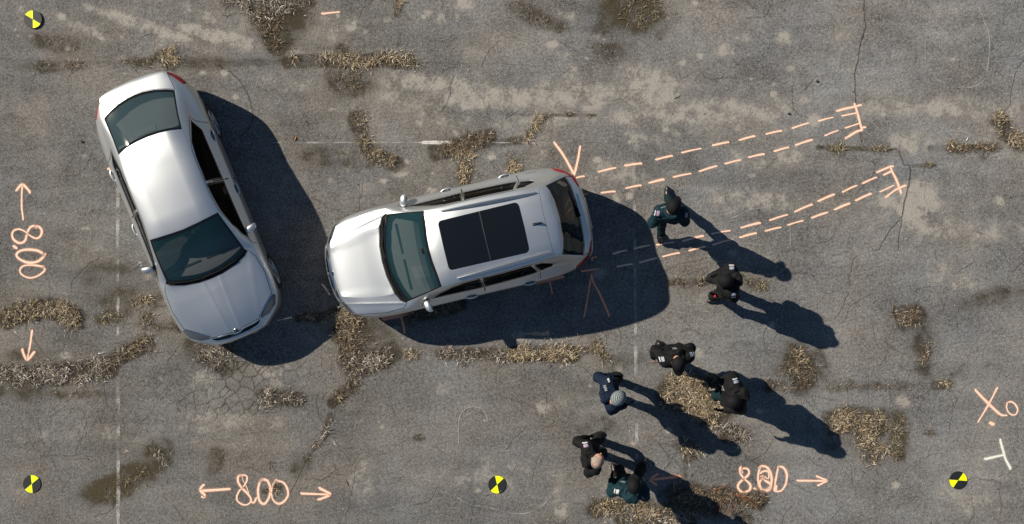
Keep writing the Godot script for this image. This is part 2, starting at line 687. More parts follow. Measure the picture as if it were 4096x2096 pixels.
func interior(parent: Node3D, spec: Dictionary) -> void:
	var sc: float = spec.length * 0.5
	var d := MB.new()
	var s0: float = spec.dash
	var hh: float = spec.dash_h
	# dashboard: swept top with an instrument hood
	for i in 14:
		for j in 8:
			var q := []
			for k in [[0, 0], [1, 0], [1, 1], [0, 1]]:
				var z: float = -0.72 + 1.44 * (i + k[0]) / 14.0
				var f: float = (j + k[1]) / 8.0
				var bow := 0.2 * (z / 0.72) * (z / 0.72)
				var s: float = s0 + bow * (1.0 - f) + f * 0.72
				var y: float = hh + 0.02 * sin(f * PI) - maxf(0.0, f - 0.7) * 0.75
				if f > 0.4 and f < 0.9 and absf(z + 0.38) < 0.2:
					y += 0.035 * (1.0 - absf(z + 0.38) / 0.2)
				q.append(Vector3(sc - s, y, z))
			var nn: Vector3 = (q[2] - q[0]).cross(q[1] - q[3]).normalized()
			d.flat(q[0], q[1], q[2], q[3], nn if nn.y > 0 else -nn)
	var dash := put("dashboard", d, M.dash, parent)
	var vent := MB.new()
	for k in 2:
		box(vent, Vector3(sc - s0 - 0.2, hh + 0.022, -0.3 + 0.6 * k), Vector3(0.03, 0.008, 0.5), Transform3D.IDENTITY, 0.002)
	put("air_vent", vent, M.black, dash)
	var sw := MB.new()
	var st := Transform3D(Basis(Vector3.BACK, 1.15), Vector3(sc - s0 - 0.86, hh + 0.0, -0.38))
	var ringp := PackedVector3Array()
	for k in 25:
		ringp.append(st * Vector3(cos(TAU * k / 24.0) * 0.18, 0, sin(TAU * k / 24.0) * 0.18))
	tube(sw, ringp, [0.014], 6)
	for a in [0.0, PI, PI * 0.5]:
		tube(sw, PackedVector3Array([st * Vector3.ZERO, st * Vector3(cos(a) * 0.18, 0, sin(a) * 0.18)]), [0.03, 0.012], 6)
	put("steering_wheel", sw, M.black, parent)
	var fl := MB.new()
	box(fl, Vector3(0.0, 0.27, 0), Vector3(spec.length * 0.66, 0.04, 1.56))
	put("cabin_floor", fl, M.seat, parent)
	var cs := MB.new()
	box(cs, Vector3(sc - s0 - 1.15, 0.46, 0), Vector3(1.0, 0.34, 0.22), Transform3D.IDENTITY, 0.04)
	put("centre_console", cs, M.black, parent)
	for z in [-0.37, 0.37]:
		seat(parent, sc - spec.seat_f, z, 0.5, M.seat)
	seat(parent, sc - spec.seat_r, 0.0, 1.3, M.seat)
	var sh := MB.new()
	box(sh, Vector3(sc - spec.shelf[0], spec.shelf[1], 0), Vector3(spec.shelf[2], 0.03, 1.14), Transform3D.IDENTITY, 0.01)
	put("parcel_shelf", sh, M.dash, parent)
	var rv := MB.new()
	box(rv, Vector3(sc - spec.rear_mirror[0], spec.rear_mirror[1], 0), Vector3(0.04, 0.07, 0.24), Transform3D.IDENTITY, 0.015)
	box(rv, Vector3(sc - spec.rear_mirror[0] + 0.1, spec.rear_mirror[1] + 0.03, 0), Vector3(0.16, 0.06, 0.1), Transform3D.IDENTITY, 0.02)
	put("interior_mirror", rv, M.black, parent)


func build_car(spec: Dictionary, at: Vector3, fwd: Vector2) -> Node3D:
	var turn := atan2(-fwd.y, fwd.x)
	var C := make_skin(spec)
	var car := thing("car", spec.label, "car", at, turn, "silver cars of the crash test")
	var sc := C.sc
	var R := []
	var gaps := []
	# glass first, then lamps, then panels
	var ws := across(C, spec.windscreen)
	R.append({"name": "windscreen", "poly": inset(ws, 1.35), "off": -0.004, "clear": true})
	R.append({"name": "windscreen_frame", "poly": ws, "off": -0.002, "clear": true})
	R.append({"name": "cowl", "poly": across(C, spec.cowl), "off": -0.012, "clear": true})
	var rw := across(C, spec.rear_window)
	R.append({"name": "rear_window", "poly": inset(rw, 1.3), "off": -0.004, "clear": true})
	R.append({"name": "rear_window_frame", "poly": rw, "off": -0.002, "clear": true})
	if spec.has("sunroof"):
		var sr := across(C, spec.sunroof)
		R.append({"name": "sunroof", "poly": inset(sr, 0.45), "off": 0.002, "clear": true})
		R.append({"name": "sunroof_frame", "poly": sr, "off": 0.001, "clear": true})
	for sd in [1, -1]:
		var tagd := "R" if sd > 0 else "L"
		for kind in ["front_window", "rear_window_side", "quarter_window"]:
			if not spec.has(kind):
				continue
			var o := outline(C, "f", spec[kind])
			if sd < 0:
				o = mirrored(C, o)
			R.append({"name": kind + tagd, "poly": inset(o, 0.28), "off": -0.005, "clear": true})
			R.append({"name": kind + "_frame" + tagd, "poly": o, "off": -0.002, "clear": true})
		for q in spec.pillars.size():
			var o8 := outline(C, "f", spec.pillars[q])
			R.append({"name": "pillar%d" % q + tagd, "poly": o8 if sd > 0 else mirrored(C, o8), "off": -0.001})
		for kind in ["headlight", "taillight", "fog"]:
			if spec.has(kind):
				var o2 := outline(C, "t" if kind != "fog" else "h", spec[kind])
				R.append({"name": kind + tagd, "poly": o2 if sd > 0 else mirrored(C, o2), "off": 0.002})
		for ax in spec.axles:
			var o3 := outline(C, "h", arch(ax, spec.arch))
			R.append({"name": "hole", "poly": o3 if sd > 0 else mirrored(C, o3), "off": 0.0, "clear": true})
		for dr in ["front_door", "rear_door"]:
			var o4 := PackedVector2Array()
			for q in spec[dr]:
				o4.append(C.side(q[1], q[2]) if q[0] == "h" else C.frac(q[1], q[2]))
			o4 = dense(o4)
			if sd < 0:
				o4 = mirrored(C, o4)
			R.append({"name": dr + tagd, "poly": o4, "off": 0.0})
			gaps.append(o4)
		if spec.has("fuel_flap") and sd == int(spec.fuel_side):
			var o5 := outline(C, "h", spec.fuel_flap)
			if sd < 0:
				o5 = mirrored(C, o5)
			R.append({"name": "fuel_flap", "poly": o5, "off": 0.002})
			gaps.append(o5)
	var gr := across(C, spec.grille)
	R.append({"name": "grille", "poly": gr, "off": -0.02})
	for pn in ["bonnet", "tailgate", "spoiler", "roof"]:
		if spec.has(pn):
			var o6 := across(C, spec[pn])
			R.append({"name": pn, "poly": o6, "off": 0.0 if pn != "spoiler" else 0.006})
			gaps.append(o6)
	var made := cut(C, R, spec.cab)
	put("body_shell", made.body, M.paint, car)
	put("cabin_lining", made.lining, M.lining, car)
	for pn in ["bonnet", "roof", "spoiler", "tailgate", "fuel_flap"]:
		if made.has(pn):
			var o := put(pn, made[pn], M.paint, car)
			if pn == "bonnet":
				emblem(o, C, spec.emblem)
	put("cowl_panel", made.cowl, M.black, car)
	var w := put("windscreen", made.windscreen, M.glass, car)
	put("frame", made.windscreen_frame, M.frit, w)
	for k in 2:
		var wp := MB.new()
		var p := PackedVector3Array()
		for q in spec.wipers[k]:
			var z: float = q[1]
			var uvp := C.top(q[0], absf(z))
			if z < 0:
				uvp.y = 2 * C.mid - uvp.y
			p.append(C.at(uvp.x, uvp.y) + C.nat(uvp.x, uvp.y) * 0.018)
		tube(wp, p, [0.012, 0.009, 0.007], 6)
		put("wiper", wp, M.black, w)
	var rwn := put("rear_window", made.rear_window, M[spec.rear_mat], car)
	put("frame", made.rear_window_frame, M.frit, rwn)
	if spec.has("rear_wiper"):
		var wp2 := MB.new()
		var p2 := PackedVector3Array()
		for q in spec.rear_wiper:
			var uv2 := C.top(q[0], absf(q[1]))
			if q[1] < 0:
				uv2.y = 2 * C.mid - uv2.y
			p2.append(C.at(uv2.x, uv2.y) + C.nat(uv2.x, uv2.y) * 0.02)
		tube(wp2, p2, [0.02, 0.012, 0.009], 6)
		put("wiper", wp2, M.black, rwn)
	if spec.has("high_brake"):
		var hb := MB.new()
		box(hb, Vector3(sc - spec.high_brake[0], spec.high_brake[1], 0), Vector3(0.09, 0.03, 0.36), Transform3D(Basis(Vector3.BACK, 0.0), Vector3.ZERO), 0.008)
		put("brake_light", hb, M.brake_light, rwn)
	if made.has("sunroof"):
		var sr2 := put("sunroof", made.sunroof, M.tinted, car)
		put("frame", made.sunroof_frame, M.frit, sr2)
		var bar := MB.new()
		ribbon(C, bar, mirrored(C, outline(C, "t", spec.sunroof_bar, false)) + outline(C, "t", spec.sunroof_bar, false), 0.016, 0.004, 0.004)
		put("crossbar", bar, M.dark_metal, sr2)
	for tagd in ["R", "L"]:
		var sd := 1.0 if tagd == "R" else -1.0
		var fd := put("front_door", made["front_door" + tagd], M.paint, car)
		var rd := put("rear_door", made["rear_door" + tagd], M.paint, car)
		for e in [["front_window", fd, spec.handle_f], ["rear_window_side", rd, spec.handle_r]]:
			put("window", made[e[0] + tagd], M.side_glass, e[1])
			put("window_frame", made[e[0] + "_frame" + tagd], M.frit, e[1])
			handle(e[1], C, e[2][0], e[2][1], sd)
		if made.has("quarter_window" + tagd):
			var qw := put("quarter_window", made["quarter_window" + tagd], M.side_glass, car)
			put("frame", made["quarter_window_frame" + tagd], M.frit, qw)
		for q in spec.pillars.size():
			put("pillar_cover", made["pillar%d" % q + tagd], M.frit, fd if q == 0 else car if q == 3 else rd)
		var hl := put("headlight", made["headlight" + tagd], M.lamp, car)
		var hp := outline(C, "t", [spec.headlight[1], spec.headlight[2]], false)
		var hm := MB.new()
		ribbon(C, hm, hp if sd > 0 else mirrored(C, hp), 0.02, 0.003, 0.003)
		put("light_strip", hm, M.chrome, hl)
		put("taillight", made["taillight" + tagd], M.red_lamp, car)
		mirror(car, C, spec.mirror[0], spec.mirror[1], sd, spec.mirror[2])
		var ch := MB.new()
		var bl := outline(C, "f", spec.belt, false)
		if sd < 0:
			bl = mirrored(C, bl)
		ribbon(C, ch, bl, 0.016, 0.001, 0.004)
		put("belt_trim", ch, M.chrome, car)
		for k in 2:
			wheel(car, Vector3(sc - spec.axles[k], spec.wheel, sd * 0.775), sd, spec.wheel, 5 if spec.wheel < 0.325 else 6)
			var lin := MB.new()
			for a in 12:
				var a0 := PI * a / 12.0
				var a1 := PI * (a + 1) / 12.0
				var rr: float = spec.arch + 0.015
				var x: float = sc - spec.axles[k]
				var q0 := Vector3(x + cos(a0) * rr, 0.33 + sin(a0) * rr, 0.0)
				var q1 := Vector3(x + cos(a1) * rr, 0.33 + sin(a1) * rr, 0.0)
				var zo := Vector3(0, 0, sd * 0.86)
				var zi := Vector3(0, 0, sd * 0.5)
				lin.flat(q0 + zo, q1 + zo, q1 + zi, q0 + zi, -Vector3(cos(a0), sin(a0), 0))
			put("wheel_arch", lin, M.black, car)
	if spec.has("nose_trim"):
		var nt := MB.new()
		var h := outline(C, "t", spec.nose_trim, false)
		ribbon(C, nt, mirrored(C, h) + h, 0.028, 0.001, 0.006)
		put("nose_trim", nt, M.chrome, car)
	var gm := MB.new()
	for o in gaps:
		var cl: PackedVector2Array = o.duplicate()
		cl.append(cl[0])
		ribbon(C, gm, cl, 0.009, 0.0015)
	for e in spec.shut:
		var o7 := outline(C, "t", e, false)
		ribbon(C, gm, o7, 0.007, 0.0015)
		ribbon(C, gm, mirrored(C, o7), 0.007, 0.0015)
	put("panel_gaps", gm, M.gap, car)
	# grille: dark pocket, upright slats, bright surround
	var grille := put("grille", made.grille, M.black, car)
	var gs := MB.new()
	var ring := gr.duplicate()
	ring.append(gr[0])
	ribbon(C, gs, ring, 0.02, 0.0, 0.008)
	put("surround", gs, M.chrome, grille)
	var n: int = spec.slats
	for k in n:
		var z: float = spec.slat_w * (2.0 * (k + 0.5) / n - 1.0)
		var sl := outline(C, "t", [[spec.slat_s[0] + 0.05 * z * z, absf(z)], [spec.slat_s[1] + 0.3 * z * z, absf(z)]], false)
		if z < 0:
			sl = mirrored(C, sl)
		var sm := MB.new()
		ribbon(C, sm, sl, 0.012, -0.018, 0.012)
		put("slat", sm, M.dark_metal, grille)
	# lower body: floor pan, number plates, bumpers' dark lower grille
	var pan := MB.new()
	box(pan, Vector3(0, 0.21, 0), Vector3(spec.length - 0.7, 0.05, 1.5), Transform3D.IDENTITY, 0.02)
	put("floor_pan", pan, M.black, car)
	for e in [[spec.s0 + 0.012, 0.42, 1.0], [spec.s1 + 0.004, spec.plate_h, -1.0]]:
		var pl := MB.new()
		box(pl, Vector3(sc - e[0], e[1], 0), Vector3(0.02, 0.11, 0.52), Transform3D.IDENTITY, 0.004)
		put("number_plate", pl, M.plate, car)
	interior(car, spec)
	if spec.has("rails"):
		for sd2 in [1.0, -1.0]:
			var rp := PackedVector3Array()
			var rr := []
			for k in 17:
				var f := k / 16.0
				var s: float = lerpf(spec.rails[0], spec.rails[2], f)
				var t: float = lerpf(spec.rails[1], spec.rails[3], f)
				var uv3 := C.top(s, t)
				var pp := C.at(uv3.x, uv3.y)
				pp.z *= sd2
				rp.append(pp + Vector3(0, 0.005 + 0.045 * pow(sin(PI * clampf(f, 0.02, 0.98)), 0.35), 0))
				rr.append(0.008 + 0.012 * pow(sin(PI * clampf(f, 0.02, 0.98)), 0.5))
			var rl := MB.new()
			tube(rl, rp, rr, 8)
			put("roof_rail", rl, M.rail, car)
	if spec.has("antenna"):
		var uv4 := C.top(spec.antenna, 0.0)
		var an := MB.new()
		var b := C.at(uv4.x, uv4.y)
		for i in 6:
			var f0 := i / 6.0
			var f1 := (i + 1) / 6.0
			for sd3 in [-1.0, 1.0]:
				var nn := Vector3(0.2, 0.3, sd3).normalized()
				an.flat(b + Vector3(0.08 - 0.16 * f0, 0, sd3 * 0.028 * (1 - 0.5 * f0)), b + Vector3(0.08 - 0.16 * f1, 0, sd3 * 0.028 * (1 - 0.5 * f1)), b + Vector3(0.08 - 0.16 * f1, 0.065 * f1, sd3 * 0.006), b + Vector3(0.08 - 0.16 * f0, 0.065 * f0, sd3 * 0.006), nn)
		put("antenna", an, M.black, car)
	return car


func dense(a: PackedVector2Array) -> PackedVector2Array:
	var out := PackedVector2Array()
	for i in a.size():
		var b := a[(i + 1) % a.size()]
		var k := maxi(1, int(a[i].distance_to(b) / 1.3))
		for e in k:
			out.append(a[i].lerp(b, float(e) / k))
	return out


func handle(door: Node3D, C: CarSkin, s: float, h: float, sd: float) -> void:
	var p := PackedVector3Array()
	for k in 7:
		var f := k / 6.0
		var uvp := C.side(s - 0.1 + 0.2 * f, h)
		var q := C.at(uvp.x, uvp.y) + C.nat(uvp.x, uvp.y) * (0.0 + 0.028 * pow(sin(PI * f), 0.5))
		q.z *= sd
		p.append(q)
	var mb := MB.new()
	tube(mb, p, [0.012, 0.014, 0.015, 0.015, 0.015, 0.014, 0.012], 8)
	put("handle", mb, M.paint, door)
	var cup := MB.new()
	var ring := PackedVector2Array()
	for k in 17:
		var a := TAU * k / 16.0
		ring.append(C.side(s + cos(a) * 0.075, h + sin(a) * 0.035))
	var cc := C.side(s, h)
	for k in 16:
		var ps := []
		var ns := []
		for e in [cc, ring[k], ring[k + 1]]:
			var q2 := C.at(e.x, e.y) + C.nat(e.x, e.y) * 0.0015
			var n2 := C.nat(e.x, e.y)
			q2.z *= sd
			n2.z *= sd
			ps.append(q2)
			ns.append(n2)
		cup.tri(ps[0], ps[1], ps[2], ns[0], ns[1], ns[2])
	put("handle_recess", cup, M.dark_metal, door)


func emblem(parent: Node3D, C: CarSkin, e: Array) -> void:
	# round badge with a winged arrow, or a plain round badge
	var uvp := C.top(e[0], 0.0)
	var p := C.at(uvp.x, uvp.y)
	var nn := C.nat(uvp.x, uvp.y)
	var fx := (Vector3(1, 0, 0) - nn * nn.x).normalized()
	var t := Transform3D(Basis(fx, nn, fx.cross(nn)), p + nn * 0.002)
	var mb := MB.new()
	var r: float = e[1]
	lathe(mb, [[r, 0.0], [r, 0.006], [r * 0.95, 0.009], [r * 0.84, 0.009], [r * 0.8, 0.006]], 28, t)
	if e[2] == "wing":
		for k in 3:
			var o := (k - 1) * 0.26
			tube(mb, PackedVector3Array([t * Vector3(r * (0.1 + o), 0.008, -r * 0.1), t * Vector3(r * (-0.05 + o * 1.3), 0.008, r * 0.3), t * Vector3(r * (-0.25 + o * 1.2), 0.008, r * 0.58)]), [r * 0.1, r * 0.09, r * 0.05], 6)
		tube(mb, PackedVector3Array([t * Vector3(r * 0.2, 0.008, -r * 0.62), t * Vector3(r * 0.05, 0.008, r * 0.1)]), [r * 0.02, r * 0.17], 6)
	else:
		tube(mb, PackedVector3Array([t * Vector3(r * 0.6, 0.007, -r * 0.4), t * Vector3(-r * 0.5, 0.007, 0), t * Vector3(r * 0.6, 0.007, r * 0.4)]), [r * 0.09], 6)
	put("badge", mb, M.chrome, parent)
	var bk := MB.new()
	lathe(bk, [[r * 0.84, 0.003], [0.0, 0.003]], 24, t)
	put("badge_field", bk, M.black, parent)


func car_low() -> Dictionary:
	return {
		"label": "silver liftback car at far left with a plain silver roof, no roof window", "length": 4.67, "s0": 0.05, "nose": 0.12, "hn": 0.52, "s1": 4.665, "tail": 4.5, "ht": 0.7,
		"w": [
			[0.12, 0.40, 0.36, 0.66, 0.6, 0.74, 1.0, 0.76, 3.6, 0.76, 4.2, 0.70, 4.5, 0.55],
			[0.12, 0.47, 0.36, 0.76, 0.6, 0.83, 1.0, 0.855, 3.6, 0.855, 4.2, 0.79, 4.5, 0.63],
			[0.12, 0.50, 0.36, 0.795, 0.6, 0.87, 1.0, 0.895, 3.5, 0.895, 4.2, 0.83, 4.5, 0.67],
			[0.12, 0.50, 0.2, 0.63, 0.36, 0.80, 0.6, 0.88, 0.9, 0.905, 3.4, 0.905, 3.9, 0.885, 4.2, 0.835, 4.4, 0.755, 4.5, 0.68],
			[0.12, 0.46, 0.3, 0.72, 0.546, 0.80, 0.9, 0.845, 1.33, 0.84, 1.7, 0.815, 2.5, 0.805, 3.43, 0.795, 3.65, 0.765, 4.2, 0.735, 4.4, 0.68, 4.5, 0.62],
			[0.12, 0.30, 0.32, 0.465, 0.56, 0.575, 1.29, 0.735, 1.35, 0.71, 1.7, 0.655, 2.05, 0.598, 2.4, 0.57, 2.9, 0.572, 3.5, 0.56, 3.8, 0.58, 4.2, 0.635, 4.5, 0.60],
			[0.12, 0.08, 0.23, 0.09, 1.14, 0.148, 1.35, 0.25, 1.9, 0.30, 3.5, 0.30, 4.2, 0.33, 4.5, 0.30],
			[0, 0, 5, 0]],
		"h": [
			[0, 0.2, 5, 0.2], [0, 0.28, 5, 0.28], [0.12, 0.42, 0.6, 0.46, 1.0, 0.5, 4.5, 0.5],
			[0.12, 0.56, 0.3, 0.64, 0.6, 0.70, 1.0, 0.75, 2.0, 0.79, 3.4, 0.83, 4.2, 0.85, 4.5, 0.80],
			[0.12, 0.62, 0.3, 0.71, 0.546, 0.775, 0.9, 0.85, 1.33, 0.91, 1.7, 0.925, 2.5, 0.945, 3.43, 0.985, 3.65, 1.01, 4.2, 0.985, 4.5, 0.95],
			[0.12, 0.66, 0.32, 0.76, 0.56, 0.83, 0.9, 0.90, 1.29, 0.965, 1.35, 0.985, 1.5, 1.07, 1.75, 1.21, 2.05, 1.335, 2.4, 1.375, 2.8, 1.385, 3.1, 1.37, 3.5, 1.30, 3.8, 1.205, 4.2, 1.06, 4.4, 1.015, 4.5, 0.99],
			[0.12, 0.688, 0.23, 0.768, 0.5, 0.868, 0.9, 0.945, 1.13, 0.98, 1.19, 0.995, 1.35, 1.085, 1.6, 1.235, 1.85, 1.355, 2.02, 1.415, 2.3, 1.445, 2.7, 1.452, 3.1, 1.44, 3.55, 1.385, 3.8, 1.30, 4.1, 1.16, 4.3, 1.085, 4.5, 1.03],
			[0.12, 0.69, 0.23, 0.77, 0.5, 0.87, 0.9, 0.95, 1.12, 0.982, 1.17, 0.995, 1.33, 1.085, 1.6, 1.245, 1.85, 1.37, 2.0, 1.425, 2.3, 1.455, 2.7, 1.462, 3.1, 1.45, 3.58, 1.39, 3.8, 1.31, 4.1, 1.175, 4.36, 1.08, 4.5, 1.045]],
		"windscreen": [[1.17, 0], [1.18, 0.2], [1.225, 0.45], [1.295, 0.63], [1.36, 0.695], [1.7, 0.645], [2.04, 0.588], [2.02, 0.45], [2.0, 0.25], [1.985, 0]],
		"cowl": [[1.13, 0], [1.14, 0.2], [1.19, 0.45], [1.27, 0.65], [1.335, 0.725], [1.36, 0.695], [1.295, 0.63], [1.225, 0.45], [1.18, 0.2], [1.17, 0]],
		"rear_window": [[3.575, 0], [3.565, 0.2], [3.535, 0.4], [3.5, 0.55], [3.8, 0.57], [4.19, 0.622], [4.25, 0.5], [4.32, 0.3], [4.355, 0.12], [4.36, 0]],
		"tailgate": [[4.37, 0], [4.365, 0.12], [4.33, 0.3], [4.26, 0.5], [4.2, 0.633], [4.5, 0.60], [4.585, 0.5], [4.63, 0.3], [4.648, 0]],
		"bonnet": [[0.165, 0], [0.17, 0.05], [0.2, 0.1], [0.235, 0.43], [0.29, 0.46], [0.546, 0.785], [0.9, 0.83], [1.2, 0.80], [1.33, 0.735], [1.265, 0.655], [1.185, 0.455], [1.135, 0.2], [1.125, 0]],
		"grille": [[0.112, 0], [0.118, 0.2], [0.15, 0.36], [0.19, 0.425], [0.225, 0.43], [0.2, 0.3], [0.19, 0.15], [0.182, 0.1], [0.158, 0.05], [0.154, 0]],
		"slats": 24, "slat_w": 0.4, "slat_s": [0.125, 0.17],
		"headlight": [[0.225, 0.45], [0.29, 0.47], [0.53, 0.79], [0.5, 0.83], [0.36, 0.765], [0.26, 0.62]],
		"taillight": [[4.565, 0.57], [4.5, 0.66], [4.4, 0.745], [4.27, 0.81], [4.25, 0.77], [4.4, 0.68], [4.5, 0.60]],
		"front_window": [[1.5, 0.08], [1.62, 0.42], [1.8, 0.72], [2.05, 0.86], [2.5, 0.9], [2.52, 0.06], [1.6, 0.06]],
		"rear_window_side": [[2.6, 0.06], [2.58, 0.9], [3.0, 0.9], [3.25, 0.82], [3.45, 0.62], [3.63, 0.38], [3.43, 0.06]],
		"front_door": [["h", 1.4, 0.3], ["h", 2.55, 0.3], ["f", 2.55, 0.0], ["f", 2.55, 0.95], ["f", 2.05, 0.92], ["f", 1.7, 0.65], ["f", 1.42, 0.04], ["h", 1.38, 0.7]],
		"rear_door": [["h", 2.56, 0.3], ["h", 3.15, 0.3], ["h", 3.22, 0.55], ["h", 3.5, 0.8], ["f", 3.6, 0.1], ["f", 3.69, 0.4], ["f", 3.4, 0.75], ["f", 3.1, 0.95], ["f", 2.56, 0.95]],
		"creases": [[0.23, 0.095, 1.14, 0.15, 0.007, 0.022], [0.3, 0.465, 1.3, 0.735, 0.006, 0.03]],
		"belt": [[1.42, 0.02], [2.5, 0.02], [3.43, 0.02], [3.65, 0.37]], "shut": [],
		"handle_f": [2.36, 0.81], "handle_r": [3.31, 0.87], "mirror": [1.69, 0.92, 0.91],
		"axles": [0.9, 3.615], "wheel": 0.318, "arch": 0.365, "plate_h": 0.62,
		"wipers": [[[1.19, 0.12], [1.2, -0.18], [1.255, -0.5]], [[1.3, 0.61], [1.225, 0.36], [1.185, 0.1]]],
		"emblem": [0.195, 0.042, "wing"], "cab": Vector2(1.5, 3.95),
		"dash": 1.27, "dash_h": 0.93, "seat_f": 2.35, "seat_r": 3.15, "rear_mat": "dusty_glass", "high_brake": [3.69, 1.29], "pillars": [[[2.46, 0.05], [2.46, 0.91], [2.538, 0.91], [2.538, 0.05]], [[2.572, 0.05], [2.572, 0.91], [2.64, 0.91], [2.64, 0.05]]],
		"shelf": [3.92, 0.97, 0.86], "rear_mirror": [2.0, 1.26]}


